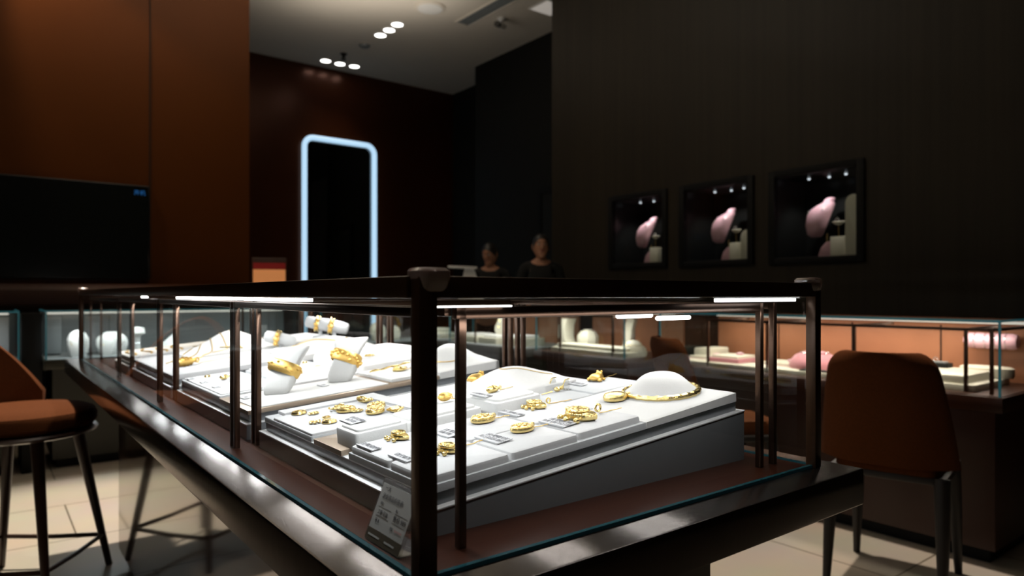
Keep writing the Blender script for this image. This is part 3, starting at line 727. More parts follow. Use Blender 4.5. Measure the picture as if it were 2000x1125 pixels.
bracelet_stand(1, 541, 768, .0287, -.62, 'white bracelet stand on the left of the champagne tray', 'wide engraved gold bangle on the left bracelet stand', 1.06, GOLDM, 0)
bracelet_stand(1, 664, 744, .0287, -.60, 'white bracelet stand on the right of the champagne tray', 'gold flower bracelet on the right bracelet stand', 1.06, GOLDM, 3)
# small white tags standing in front of the stands
price_tag(1, 480, 777, .0292, ['A18'], 'faint white tag at the left end of the white card', .03)
price_tag(1, 632, 753, .0292, ['B 26'], 'faint white tag between the two bracelet stands', .03)
G3 = 'small gold pieces on the second platform'
piece('stud', 'gold_earring', 'tiny gold earring at the back of the left felt tray', 1, 405, 735, .034, .016, 0, 'earring', G3, 0)
piece('bead', 'gold_earring', 'larger gold bead on the left felt tray near the joint posts', 1, 438, 740, .034, .024, 0, 'earring', G3, .0)
piece('stud', 'gold_ring', 'tiny gold ring at the rear left of the ring tray', 1, 595, 708, .034, .016, 0, 'ring', G3, 0)
piece('leaf', 'gold_ring', 'tiny gold leaf between the two bracelet stands', 1, 621, 714, .034, .018, 0, 'ring', G3, 0)
piece('locket', 'oval_pendant', 'smooth oval gold pendant just left of the corner post', 1, 780, 722, .0345, .034, 0, 'pendant', None, .02)
a0 = on_tilt(722, 727, .045, 1); a1 = on_tilt(800, 708, .045, 1)
o = MB().tube([(a0[0]+(a1[0]-a0[0])*i/16, a0[1]+(a1[1]-a0[1])*i/16, .0455+.001*math.sin(i)) for i in range(17)], [.0018+.0012*math.sin(i*.8)**2 for i in range(17)], 8).build('bar_chain', GOLD, None, TILT(1)); tag(o, 'gold bar chain lying along the long white box', 'chain')
piece('flower', 'gold_brooch', 'pale gold blossom on the white cushion beside the right stand', 1, 722, 694, .051, .03, 0, 'brooch', None, 0)
for x, y, lb in ((374,740,'grey tag at the left corner of the second tray'), (400,747,'grey tag second from the left corner of the second tray'), (424,756,'grey tag at the front of the second tray near the joint posts')):
    price_tag(1, x, y, .0338, ['1.28'], lb, .020)

# ---------------------------------------------------------------- platform 3
slab(2, 'felt_tray', 'large white felt tray on the third platform under the cone pendant', .006, .330, .004, .270, .018, .031, FELTP, 'tray', r=.004, b=.003)
slab(2, 'felt_tray', 'white felt tray at the back of the third platform', .006, .420, .280, .580, .018, .031, FELTP, 'tray', r=.004, b=.003)
f4 = bust(2, 'necklace_bust', 'broad white lying bust in the middle of the third platform', .125, .415, .345, .578, .0315, .036, .290, .475, .095, .085, .060, rise=.004, pw=1.0)
f34 = lambda s_, t_: f4(s_, t_) if .125 < s_ < .415 and .345 < t_ < .578 else .0315
slab(2, 'cushion_tray', 'white cushion block at the far right of the third platform', .430, .600, .300, .570, .018, .050, FELT, 'display pad', r=.02, b=.010)
f5 = bust(2, 'necklace_bust', 'white lying bust behind the bracelet stands on the third platform', .335, .600, .006, .290, .018, .034, .50, .15, .10, .09, .032, rise=.004, pw=1.0)
t = piece('bar', 'cone_pendant', 'long matt gold cone pendant on the white tray behind the second joint posts', 2, 362, 710, .033, .075, .35, 'pendant', None, .12, m=GOLDM)
for i in range(5):
    rr_ = random.Random(i+50)
    pts = [(.05+.05*i, .30+.02*i), (.09+.05*i, .36), (.13+.04*i, .44-.02*i), (.17+.03*i, .50)]
    o = MB().tube(drape(2, pts, f34, .0012, 0), .0018, 6).build('gold_chain', CHAIN, None, TILT(2))
    tag(o, ['gold chain nearest the left glass on the third back tray', 'gold chain second from the left glass on the third back tray', 'gold chain in the middle of the third back tray', 'gold chain fourth from the left glass on the third back tray', 'gold chain nearest the broad bust on the third back tray'][i], 'chain', 'gold chains on the third back tray')
for i, (x, y, lb) in enumerate(((452,684,'flat gold strap bracelet on the broad bust'), (396,672,'upper gold strap bracelet left of the broad bust'))):
    s, tt = on_tilt(x, y, .04, 2)
    o = MB().tube([(s-.03+.012*j, tt+.02-.008*j, f34(s-.03+.012*j, tt+.02-.008*j)+.002) for j in range(6)], .0042, 8, flat=.4).build('strap_bracelet', GOLD, None, TILT(2)); tag(o, lb, 'bracelet')
o = MB().tube(drape(2, [(.36+.04*j, .13+.045*math.sin(j*1.2)) for j in range(6)], f5, .001, 0), .002, 6).build('gold_necklace', CHAIN, None, TILT(2)); tag(o, 'gold necklace curling over the bust behind the bracelet stands', 'necklace')
# curved bangle cradles standing at the rear of platforms 2-3
def cradle(k, s, tt, n, rot, lab, lab2, sc=1.):
    M = TILT(k) @ T(s, tt, n) @ R(rot) @ S(sc, sc, sc)
    q = MB().prism(rrect(-.022,.022,-.016,.016,.005), 0, .006, .002).tube([(0,0,.005), (0,.004,.03)], .006, 8)
    A, B = Vector((-.042,0,.052)), Vector((.042,.01,.026))
    q.tube([A, A.lerp(B,.05), A.lerp(B,.3), A.lerp(B,.7), A.lerp(B,.95), B], [.010,.0165,.0185,.0185,.0165,.010], 16)
    o = q.build('bangle_roll', FELTG, None, M, ang=1.0)
    tag(o, lab, 'bangle stand', 'pale bangle rolls at the rear')
    d = (B-A).to_track_quat('Z','Y').to_matrix().to_4x4()
    t = thing('gold_bangle', lab2, 'bangle', M @ T(*A.lerp(B,.38)) @ d, 'gold bangles on rolls')
    MB().torus(.0222, .0032, None, 28, 8).torus(.0222, .0022, T(0,0,.008), 28, 8).build('hoop', GOLD, t)
    MB().ball((-.024,0,.003), (.006,.007,.009)).ball((-.020,.013,.003), (.005,.006,.006)).ball((-.020,-.013,.003), (.005,.006,.006)).build('ornament', GOLDM, t)
cradle(2, .40, .300, .018, -.6, 'pale bangle roll at the rear, left of the far cushion block', 'gold bangle on the left rear roll', 1.15)
cradle(2, .555, .33, .050, -.6, 'pale bangle roll on the far right cushion block', 'gold bangle on the roll of the far right cushion block', 1.15)
cradle(2, .565, .235, .045, -.6, 'pale bangle roll rightmost at the rear, before the mirror tube', 'gold bangle on the rightmost rear roll', 1.15)
# ---------------------------------------------------------------- platform 4
slab(3, 'felt_tray', 'far white tray of gold strands at the end of the island case', .006, .33, .006, .29, .018, .031, FELTP, 'tray', r=.004, b=.003)
for i in range(4):
    o = MB().tube([(.03+.05*i+.01*math.sin(j*.9), .04+.025*j, .033) for j in range(9)], .0028, 6).build('gold_strand', GOLDM, None, TILT(3))
    tag(o, ['gold strand nearest the left glass on the far tray', 'gold strand second from the left glass on the far tray', 'gold strand third from the left glass on the far tray', 'gold strand furthest from the left glass on the far tray'][i], 'necklace', 'gold strands on the far tray')

# ================================================================== COUNTERS
def counter(label, M, Ln, base_m, back_m, depth=.60, back=True, edge=TEALB, led=LEDW, plinth=True, group=None, posts=()):
    t = thing('counter_showcase', label, 'display counter', M, group)
    MB().box(.05, Ln-.05, .08, depth, .06, .62).build('cabinet', base_m, t)
    MB().box(.08, Ln-.08, .12, depth-.04, 0, .06).build('plinth', BLACK, t)
    MB().box(0, Ln, 0, depth, .62, .68, .004).build('ledge', CABBR if base_m is not CABDARK else CABDARK, t)
    MB().box(.012, Ln-.012, .012, depth-.012, .68, .683).build('deck', base_m if base_m is not CABDARK else SLATE, t)
    g = .014
    MB().quad((g,g,.68), (Ln-g,g,.68), (Ln-g,g,.972), (g,g,.972)).panes('glass_pane', GLASSB, t)
    for x in (g, Ln-g): MB().quad((x,g,.68), (x,depth-.02,.68), (x,depth-.02,.972), (x,g,.972)).panes('glass_pane', GLASSB, t)
    MB().quad((g,g,.9735), (Ln-g,g,.9735), (Ln-g,depth-.02,.9735), (g,depth-.02,.9735)).panes('glass_top', GLASSB, t)
    q = MB()
    for x in (g, Ln-g): q.box(x-.004, x+.004, g-.004, g+.004, .681, .970).box(x-.004, x+.004, g, depth-.02, .970, .978)
    q.box(g, Ln-g, g-.004, g+.004, .968, .979)
    q.build('glass_edge', edge, t)
    if back:
        MB().box(.012, Ln-.012, depth-.03, depth-.012, .683, .968).build('back_panel', back_m, t)
        q = MB()
        for i in range(1, 4): q.box(Ln*i/4-.0025, Ln*i/4+.0025, depth-.034, depth-.03, .69, .93)
        q.build('panel_seams', BLACK, t)
    MB().box(.05, Ln-.05, depth-.10, depth-.06, .945, .957, .002).build('led_strip', led, t)
    for x in posts:
        MB().box(x-.006, x+.006, .07, .082, .683, .93).box(x-.006, x+.006, .07, .46, .93, .942).build('inner_post', BRONZEB, t)
    if posts: MB().box(posts[0], posts[-1], .07, .082, .93, .942).build('inner_beam', BRONZEB, t)
    return t
def cM(M, x, y, z=.683): return M @ T(x, y, z)
def ritem(M, mb, name, m, label, cat, group=None):
    return tag(mb.build(name, m, None, M), label, cat, group)
R1 = CASE @ T(2.75, 2.05, 0) @ R(-PI/2)
R2 = CASE @ T(2.75, 3.17, 0) @ R(-PI/2)
R3 = CASE @ T(2.75, 4.30, 0) @ R(-PI/2)
L1 = CASE @ T(-.043, 4.4, 0)
L0 = CASE @ T(-1.55, 4.4, 0)
L2 = CASE @ T(1.72, 4.5, 0)
counter('copper backed glass counter behind the brown chair at the right', R1, 1.70, CABBR, COPPER, posts=(.30,.62,.66,1.10,1.55,1.64))
counter('glass counter along the right wall seen through the island case', R2, .87, CABBR, COPPER, posts=(.2,.7))
counter('glass counter at the far end of the right wall row', R3, 1.0, CABDARK, COPPER, posts=(.3,.7))
counter('slate backed glass counter under the television ledge', L1, 1.66, CABDARK, SLATE, led=LEDW)
counter('dark counter at the far left edge behind the bar stool', L0, 1.40, CABDARK, SLATE, led=LEDW)
counter('all-glass counter in front of the lit mirror', L2, 1.45, CABDARK, SLATE, back=False)
o = MB().box(-.149, -.046, 4.46, 4.95, 0, .96, .003).build('dark_pier', BLACK, None, CASE); tag(o, 'narrow black pier between the two left counters', 'pier')
WARM = (1,.86,.72)
light('AREA', (.85, .42, .94), 5, WARM, 1.5, .05, M=R1)
light('AREA', (.85, .10, .94), 5.5, WARM, 1.5, .03, M=R1)
light('AREA', (.43, .12, .94), 3.6, (1,.93,.85), .7, .05, M=R2)
light('AREA', (.5, .12, .94), 2.6, (1,.93,.85), .8, .05, M=R3)
light('AREA', (.83, .08, .94), 6.5, (.95,1,1), 1.5, .05, M=L1)
light('AREA', (.7, .10, .94), 2.6, (.95,1,1), 1.2, .05, M=L0)
light('AREA', (.7, .12, .94), 1.6, (.95,1,1), 1.2, .05, M=L2)

# goods in the right counter
t = thing('cream_tray', 'double cream leather tray in the right corner of the copper counter', 'tray', cM(R1, 1.30, .27))
MB().prism(rrect(-.25,.28,-.19,.22,.01), 0, .028, .004).build('base', CREAM, t); MB().prism(rrect(-.24,.24,-.18,.16,.012), .029, .062, .006).build('top_board', CREAM, t)
t = thing('round_cream_tray', 'round cream tray on a slab at the right end of the copper counter', 'tray', cM(R1, 1.50, .46))
MB().lathe([(0,0), (.10,0), (.105,.01), (.105,.04), (.09,.046), (0,.046)], 32, T(0,0,.029), sy=.6).build('drum', CREAM, t)
t = thing('ring_box', 'black ring box holding one silver ring on the cream tray', 'ring box', cM(R1, 1.32, .39, .745))
MB().prism(rrect(-.06,.06,-.035,.035,.006), 0, .02, .003).build('case', BLACK, t)
MB().prism(rrect(-.045,.045,-.024,.024,.004), .0201, .026, .002).build('cushion', SLATE, t)
MB().torus(.009, .0018, T(0,0,.034) @ R(PI/2,'X'), 18, 6).build('ring', SILVER, t)
t = thing('bolster_stand', 'pale pink rolled bolster on a post in the right counter corner', 'jewelry stand', cM(R1, 1.50, .52))
MB().tube([(0,0,0), (0,0,.15)], .008, 10).lathe([(.03,0), (.03,.006), (.01,.008)], 20).build('post', BRONZEB, t)
MB().lathe([(0,-.105), (.025,-.105), (.034,-.095), (.036,-.05), (.0345,-.02), (.036,.01), (.0345,.04), (.036,.08), (.03,.10), (0,.102)], 24, T(0,0,.185) @ R(PI/2,'Y')).build('bolster', PINKL, t)
q = MB()
for i in range(4): q.torus(.037, .0014, T(-.06+.04*i,0,.185) @ R(PI/2,'Y'), 24, 6)
q.build('bangles', SILVER, t)
t = thing('pink_display_block', 'pink and white stepped block behind the brown chair back', 'display block', cM(R1, 1.07, .46))
MB().prism(rrect(-.07,.07,-.06,.06,.006), 0, .05, .004).build('pink_base', PINK, t); MB().prism(rrect(-.06,.06,-.05,.05,.006), .0505, .068, .004).build('white_top', FELT, t); MB().ball((-.02,0,.078), (.03,.02,.011)).build('cushion', FELT, t)
t = thing('long_cream_slab', 'long cream slab along the front of the copper counter', 'tray', cM(R1, .55, .16))
MB().prism(rrect(-.47,.44,-.09,.09,.006), 0, .022, .004).build('slab', CREAM, t)
for i, (x, y, lb) in enumerate(((.15,.30,'pink tray with cream top at the left end of the copper counter'), (.36,.22,'pink tray with cream top in front of the joint post'), (.62,.30,'pink tray with cream top beside the pink dome'))):
    t = thing('pink_tray', lb, 'tray', cM(R1, x, y, .706 if y < .26 else .684), 'pink trays in the copper counter')
    MB().prism(rrect(-.10,.10,-.10,.10,.006), 0, .022, .004).build('pink_base', PINK, t)
    MB().prism(rrect(-.085,.085,-.085,.085,.006), .0222, .036, .004).build('cream_top', CREAM, t)
    MB().lathe([(0,0), (.02,0), (.022,.01), (0,.016)], 16, T(.03,.02,.0362)).build('ring_cone', PINKL, t)
t = thing('pink_dome_cushion', 'round pink dome cushion beside the island case corner', 'cushion', cM(R1, .82, .24, .706))
MB().lathe([(0,.088), (.05,.084), (.09,.066), (.115,.036), (.12,.012), (.115,0), (0,0)], 32).build('dome', PINK, t)
MB().torus(.07, .002, T(0,0,.0785), 28, 6).build('necklace', SILVER, t)
o = ritem(cM(R1, .08, .40), MB().prism(rrect(-.05,.06,-.10,.10,.01), 0, .075, .01), 'cream_block', CREAM, 'cream block at the left end of the copper counter', 'display block')
o = ritem(cM(R1, .92, .10), MB().prism(rrect(-.09,.08,-.025,.04,.004), 0, .03, .004), 'black_ring_case', BLACK, 'low black ring case at the front of the copper counter', 'ring box')
# goods in the second and third right counters
t = thing('cream_necklace_stand', 'tall bent cream necklace stand at the left of the second right counter', 'jewelry stand', cM(R2, .06, .26))
MB().loft([[(x+o_, y, z) for x, y in rrect(-.035,.035,-.05,.05,.01,3)] for z, o_ in ((0,.06), (.04,.02), (.09,-.005), (.17,.0), (.215,.02), (.22,.022))]).build('board', CREAM, t)
MB().ball((.10,-.04,.04), (.02,.012,.014)).build('red_ribbon', mat('red ribbon', (.6,.03,.04), .5, noise=.05), t)
t = thing('cream_hexagon_box', 'cream faceted box in the second right counter', 'display box', cM(R2, .24, .30))
MB().lathe([(.07,0), (.075,.05), (.075,.10), (.05,.135), (0,.135)], 8).build('body', CREAM, t); MB().lathe([(0,.1352), (.03,.1352), (.03,.145), (0,.146)], 8).build('lid', CREAM, t)
t = thing('cream_long_tray', 'long cream tray filling the second right counter', 'tray', cM(R2, .44, .16))
MB().prism(rrect(-.34,.38,-.09,.09,.02), 0, .03, .008).build('base', CREAM, t); MB().prism(rrect(-.30,.34,-.07,.07,.02), .0305, .055, .008).build('top', CREAM, t)
t = thing('cream_necklace_stand', 'tall cream necklace stand in the middle of the second right counter', 'jewelry stand', cM(R2, .58, .34))
MB().loft([[(x, y+o_, z) for x, y in rrect(-.035,.035,-.02,.02,.008,3)] for z, o_ in ((0,0), (.08,.01), (.16,.02), (.225,.045), (.23,.046))]).build('board', CREAM, t)
MB().lathe([(.05,0), (.05,.008), (0,.009)], 20).build('foot', CREAM, t)
t = thing('cream_bust', 'small cream bust at the right end of the second right counter', 'necklace bust', cM(R2, .74, .22, .683))
MB().lathe([(0,.10), (.03,.098), (.045,.085), (.08,.05), (.09,.02), (.085,0), (0,0)], 24).build('dome', CREAM, t)
MB().torus(.062, .002, T(0,0,.07), 24, 6).build('necklace', GOLD, t)
for i, (x, y, h_, lb) in enumerate(((.14,.22,.05,'low cream tray at the left of the far right counter'), (.42,.22,.05,'low cream tray in the middle of the far right counter'), (.74,.22,.06,'low cream tray at the right of the far right counter'))):
    t = thing('cream_tray', lb, 'tray', cM(R3, x, y), 'cream trays in the far right counter')
    MB().prism(rrect(-.12,.12,-.12,.12,.01), 0, h_, .006).build('base', CREAM, t); MB().prism(rrect(-.09,.09,-.09,.09,.01), h_+.0005, h_+.02, .006).build('pad', FELT, t)
t = thing('cream_bust', 'cream bust standing on the tray in the far right counter', 'necklace bust', cM(R3, .42, .24, .755))
MB().loft([[(x, y+o_, z) for x, y in rrect(-hx,hx,-.02,.02,.01,3)] for z, hx, o_ in ((0,.04,0), (.03,.06,0), (.07,.06,.008), (.10,.035,.012), (.13,.025,.014), (.135,.02,.015))]).build('body', CREAM, t)
MB().torus(.03, .002, T(0,-.02,.085) @ R(PI/2,'X'), 20, 6).build('necklace', GOLD, t)
# goods in the left counters
def upright_bust(M, w_, h_, label, m=FELT, group=None):
    t = thing('white_bust', label, 'necklace bust', M, group)
    MB().loft([[(x, y+o_, z*h_) for x, y in rrect(-hx*w_,hx*w_,-.03,.03,.012,3)] for z, hx, o_ in ((0,.34,0), (.15,.42,0), (.45,.5,.005), (.7,.48,.012), (.88,.36,.02), (.97,.2,.026), (1.,.12,.028))]).build('body', m, t)
    MB().tube([(w_*.36*math.cos(a_), -.03-.004*math.sin(a_)*0+.006, h_*(.62+.28*math.sin(a_))) for a_ in [PI+PI*i/12 for i in range(13)]], .0018, 6).build('necklace', GOLD, t)
upright_bust(cM(L1, .19, .14), .12, .165, 'rounded white bust nearest the left end of the slate counter')
upright_bust(cM(L1, .38, .16), .18, .150, 'wide white bust second from the left in the slate counter')
t = thing('ring_hand_stand', 'white ring stand with a round knob in the slate counter', 'jewelry stand', cM(L1, .53, .18))
MB().lathe([(.05,0), (.05,.012), (.02,.02), (.016,.10), (.02,.12), (.045,.135), (.04,.17), (0,.178)], 22).build('body', FELT, t); MB().torus(.021, .003, T(0,0,.07), 20, 6).build('ring', SILVER, t)
t = thing('triangle_stand', 'white triangular easel stand in the slate counter', 'jewelry stand', cM(L1, .70, .16))
MB().loft([[(-.09,.0,0), (.02,-.02,0), (.02,.04,0)], [(-.02,.03,.06), (.05,.0,.06), (.05,.04,.06)], [(.085,.045,.15), (.09,.04,.15), (.09,.05,.15)]]).build('board', FELT, t)
MB().box(-.06, .06, -.03, .07, 0, .004, .001).build('foot', FELT, t)
t = thing('grey_panel_stand', 'tall grey panel at the left end of the slate counter', 'panel', cM(L1, .07, .40)); MB().box(-.045, .05, -.01, .01, 0, .24, .003).build('panel', SLATE, t); MB().box(-.04,.04,-.04,.04,0,.006).build('foot', BLACK, t)
upright_bust(cM(L0, 1.24, .22), .10, .13, 'white bust at the right end of the far left counter')
t = thing('grey_panel_stand', 'tall pale panel in the far left counter', 'panel', cM(L0, 1.30, .40)); MB().box(-.05, .05, -.01, .01, 0, .25, .003).build('panel', FELTG, t); MB().box(-.04,.04,-.04,.04,0,.006).build('foot', BLACK, t)
upright_bust(cM(L2, .62, .25), .13, .15, 'dim white bust left of the mirror tube in the all-glass counter', CREAM)
upright_bust(cM(L2, .80, .30), .10, .12, 'dim small white bust beside the mirror tube in the all-glass counter', CREAM)
t = thing('cream_tray', 'cream tray in the all-glass counter right of the mirror tube', 'tray', cM(L2, 1.18, .25)); MB().prism(rrect(-.16,.16,-.12,.12,.01), 0, .05, .008).build('base', CREAM, t); MB().prism(rrect(-.12,.12,-.08,.08,.01), .0505, .09, .012).build('pad', CREAM, t)
# things standing on the left counters
t = thing('notice_board', 'small lit orange notice stand with a red band above the island case', 'sign', CASE @ T(1.375, 4.62, .9785) @ R(-.3))
MB().box(-.125, .125, -.02, .0, .0, .375, .006, M=R(-.12,'X')).build('board', CABBR, t)
MB().box(-.115, .115, -.0215, -.0195, .012, .285, M=R(-.12,'X')).build('card', mat('orange lit card', (.62,.25,.10), .6, emit=(.75,.28,.09), es=.42, noise=.08, nscale=6), t)
MB().box(-.115, .115, -.0215, -.0195, .287, .335, M=R(-.12,'X')).build('red_band', mat('red band', (.25,.01,.01), .5, emit=(.3,.01,.01), es=.12, noise=.05), t)
MB().box(-.09, .09, -.03, .07, 0, .008, .002).build('foot', BLACK, t)
t = thing('angled_stand', 'white angled stand on the counter right behind the front corner guard', 'stand', CASE @ T(3.20, 4.68, .9785) @ R(-.55))
MB().loft([[(-.09,-.10,0), (.17,-.10,0), (.17,.10,0), (-.09,.10,0)], [(-.02,-.05,.34), (.06,-.05,.34), (.06,.05,.34), (-.02,.05,.34)]]).build('wedge', FELT, t)
MB().box(-.19, .075, -.10, .08, .335, .352, .004, M=R(.04,'Y')).build('top_plate', FELT, t)

# ================================================================== NICHES
lab = [('far left', 'leftmost'), ('middle', 'middle'), ('near', 'rightmost')]
for i, (v0, v1, z0, z1) in enumerate(NICHE):
    w_, h_ = v1-v0, z1-z0
    M = CASE @ T(4.2, v1, z0) @ R(-PI/2)          # local x along the wall to the right, y into the wall
    nm = lab[i][1]
    t = thing('wall_niche', 'black framed glass wall niche, %s of the three, holding a pink bust' % nm, 'wall niche', M, 'wall niches with pink busts')
    f_ = .045
    MB().box(-.005, f_, -.02, .03, 0, h_, .003).box(w_-f_, w_+.005, -.02, .03, 0, h_, .003).box(f_, w_-f_, -.02, .03, 0, f_, .003).box(f_, w_-f_, -.02, .03, h_-f_, h_+.003, .003).build('frame', BLACK, t)
    MB().box(f_, w_-f_, .03, .42, f_-.02, f_).box(f_, w_-f_, .03, .42, h_-f_, h_-f_+.02).box(f_-.02, f_, .03, .42, f_-.02, h_-f_+.02).box(w_-f_, w_-f_+.02, .03, .42, f_-.02, h_-f_+.02).box(f_, w_-f_, .41, .43, f_, h_-f_).build('lining', mat('niche lining', (.012,.013,.013), .3, noise=.1), t)
    MB().quad((f_,0,f_), (w_-f_,0,f_), (w_-f_,0,h_-f_), (f_,0,h_-f_)).panes('glass_pane', GLASSB, t)
    for j in range(3):
        MB().lathe([(0,-.008), (.007,-.008), (.010,0), (0,0)], 16, T(w_*(.26+.20*j), .22+.03*(j % 2), h_-f_-.001)).build('spotlight', mat('niche spot', (.8,.8,.8), .3, emit=(.85,.92,1), es=1.3, noise=.01), t)
    light('SPOT', (w_*.42, .10, h_-f_-.03), 3.6, (1,.92,.86), .02, target=(w_*.42, .22, .25), angle=1.9, M=M)
    light('SPOT', (w_*.80, .12, h_-f_-.03), 3.4, (1,.90,.78), .02, target=(w_*.72, .14, .1), angle=1.3, M=M)
    # pink bust on a brass stem
    bx = w_*.43
    b = thing('pink_bust', 'glossy pink necklace bust inside the %s wall niche' % nm, 'necklace bust', M @ T(bx, .20, f_) @ R(-.45), 'pink busts in the wall niches')
    sc = h_/.66
    prof = [(.145,.045,.030,-.012), (.165,.070,.05,-.02), (.23,.092,.07,-.030), (.30,.100,.078,-.026), (.345,.098,.070,-.012), (.372,.078,.055,.008), (.385,.052,.044,.018), (.395,.042,.038,.022), (.408,.046,.040,.024), (.420,.036,.032,.026), (.424,.02,.018,.026)]
    MB().loft([[(hx*sc*math.cos(2*PI*q/22), (hy*math.sin(2*PI*q/22)*(.65 if math.sin(2*PI*q/22) > 0 else 1)+oy+(z-.28)*.28)*sc, z*sc) for q in range(22)] for z, hx, hy, oy in prof]).build('body', PINKL, b, ang=1.2)
    MB().tube([(.02*sc,.02*sc,0), (.02*sc,.02*sc,.17*sc)], .008*sc, 10).lathe([(.05*sc,0), (.05*sc,.008), (.01*sc,.012), (0,.012)], 20, T(.02*sc,.02*sc,0)).build('stem', GOLD, b)
    MB().tube([(.075*sc*math.cos(a_), (-.088-.012*math.sin(a_)*0)*sc+abs(math.cos(a_))*.03*sc, (.335+.055*math.sin(a_))*sc) for a_ in [PI+PI*q/12 for q in range(13)]], .0035*sc, 6).build('necklace', SILVER, b)
    r = thing('ring_stand', 'small gold ring stand on a slim post inside the %s wall niche' % nm, 'jewelry stand', M @ T(w_*.66, .12, f_+.0), 'ring stands in the wall niches')
    MB().prism(rrect(-.045*sc,.055*sc,-.03,.03,.004), 0, .135*sc, .003).build('block', CREAM, r)
    MB().tube([(0,0,.135*sc), (0,0,.215*sc)], .004, 8).build('post', GOLD, r)
    MB().lathe([(0,.212*sc), (.02*sc,.215*sc), (.045*sc,.235*sc), (.04*sc,.238*sc), (.015*sc,.222*sc), (0,.221*sc)], 20, sy=.6).build('dish', CREAM, r)
    MB().torus(.013*sc, .003*sc, T(-.01,0,.248*sc) @ R(PI/2,'X'), 18, 6).build('ring', SILVER, r)
    o = MB().prism([(x*sc, z*sc) for x, z in [(-.09,0), (.06,0), (.06,.115), (.02,.118), (-.03,.105), (-.065,.07)]], -.015, .015, .003, M=R(PI/2,'X')).build('pink_arch_block', PINKL, None, M @ T(w_*.55, .16, f_))
    tag(o, 'curved pink block beside the ring stand in the %s wall niche' % nm, 'display block', 'pink blocks in the wall niches')
    if i > 0:
        hA = .40 if i == 2 else .22
        wq = .05*sc
        pl = [(-wq,0), (wq,0)]+[(wq*math.cos(PI*q/10), hA*sc-wq+wq*math.sin(PI*q/10)*1.1) for q in range(11)]
        o = MB().prism(pl, -.012, .012, .002, M=R(PI/2,'X')).build('white_arch', CREAM, None, M @ T(w_-f_-wq-.012, .08, f_))
        tag(o, 'pale arched block at the right side of the %s wall niche' % nm, 'display block', 'arched blocks in the wall niches')

# ================================================================== SEATS
def bar_stool(M, label):
    t = thing('bar_stool', label, 'stool', M)
    MB().lathe([(0,.585), (.19,.583), (.222,.590), (.236,.606), (.238,.630), (.228,.650), (.205,.660), (.12,.665), (0,.666)], 40).build('seat', RUST, t)
    MB().lathe([(0,.560), (.21,.562), (.236,.570), (.240,.578), (.234,.585), (0,.584)], 40).build('seat_rim', LEGW, t)
    for sx in (-1, 1):
        for sy in (-1, 1):
            MB().tube([(sx*.125, sy*.125, .563), (sx*.205, sy*.205, 0)], [.021,.012], 12).build('leg', LEGW, t)
    f = .19
    for a0, a1 in (((f,f),(f,-f)), ((f,-f),(-f,-f)), ((-f,-f),(-f,f)), ((-f,f),(f,f))):
        MB().tube([(a0[0],a0[1],.125), ((a0[0]+a1[0])/2,(a0[1]+a1[1])/2,.120), (a1[0],a1[1],.125)], .0085, 10).build('stretcher', LEGW, t)
    rin = []; n = 30
    def prof_(i, rr, lo):
        a_ = PI+(-1+2*i/n)*math.radians(74)
        fr = abs(-1+2*i/n); top = .97-.28*fr**1.8; z = .60 if lo else top
        k_ = 1+(0 if lo else .10)
        return Vector((rr*k_*math.cos(a_), rr*k_*math.sin(a_), z))
    bm = MB(); rings = []
    for i in range(n+1):
        o0, o1 = prof_(i, .262, True), prof_(i, .262, False); i0, i1 = prof_(i, .240, True), prof_(i, .222, False)
        mid = (o1+i1)/2+Vector((0,0,.012))
        rings.append([o0, o0.lerp(o1,.5), o1, mid, i1, i0.lerp(i1,.5), i0])
    bm.loft(rings).build('backrest', RUST, t, ang=1.0)
    return t
bar_stool(T(-1.802, 2.530, 0) @ R(math.radians(4)), 'rust brown bar stool with splayed dark legs at the left of the island case')
def dining_chair(M, label):
    "faces +x of its frame"
    t = thing('upholstered_chair', label, 'chair', M, 'brown upholstered chairs at the right counters')
    MB().prism(rrect(-.19,.22,-.172,.172,.06,6), .445, .505, .02, 3).build('seat', RUST, t)
    MB().box(-.17, .20, -.19, .19, .415, .444, .006).build('seat_frame', LEGB, t)
    n = 22; rings = []
    for j in range(22):
        fz = [0,.08,.16,.24,.32,.4,.48,.56,.64,.7,.76,.80,.83,.86,.89,.915,.94,.96,.975,.987,.995,1][j]; z = .492-.018*max(0,1-fz*3)+(.878-.492)*fz
        hw_ = .228-.052*fz-.012*fz**4
        if fz > .82: hw_ -= .05*(1-math.sqrt(max(0, 1-((fz-.82)/.18)**2)))
        bx = -.215-.085*fz
        outer, inner = [], []
        for i in range(n+1):
            q = -1+2*i/n
            wrap = .095*(abs(q)**2.6)*(1-.35*fz)
            th = .020*(1-.45*abs(q)**4)*(1-.5*max(0,(fz-.9)/.1))
            outer.append((bx+wrap-th, q*hw_, z)); inner.append((bx+wrap+th, q*hw_*.985, z))
        rings.append(outer+inner[::-1])
    MB().loft(rings).build('backrest', RUST, t, ang=1.1)
    for sx, sy, fx, fy in ((-.165,.175,-.225,.185), (-.165,-.175,-.225,-.185), (.185,.165,.215,.18), (.185,-.165,.215,-.18)):
        MB().tube([(sx, sy, .443), (sx+(fx-sx)*.45, sy+(fy-sy)*.5, .25), (fx, fy, 0)], [.026,.022,.013], 12).build('leg', LEGB, t)
    return t
dining_chair(CASE @ T(2.40, .592, 0) @ R(math.radians(13)), 'brown upholstered chair seen from behind at the copper counter, right of the island case')
dining_chair(CASE @ T(2.42, 1.40, 0) @ R(math.radians(-32)), 'brown chair partly seen through the island glass, further along the copper counter')

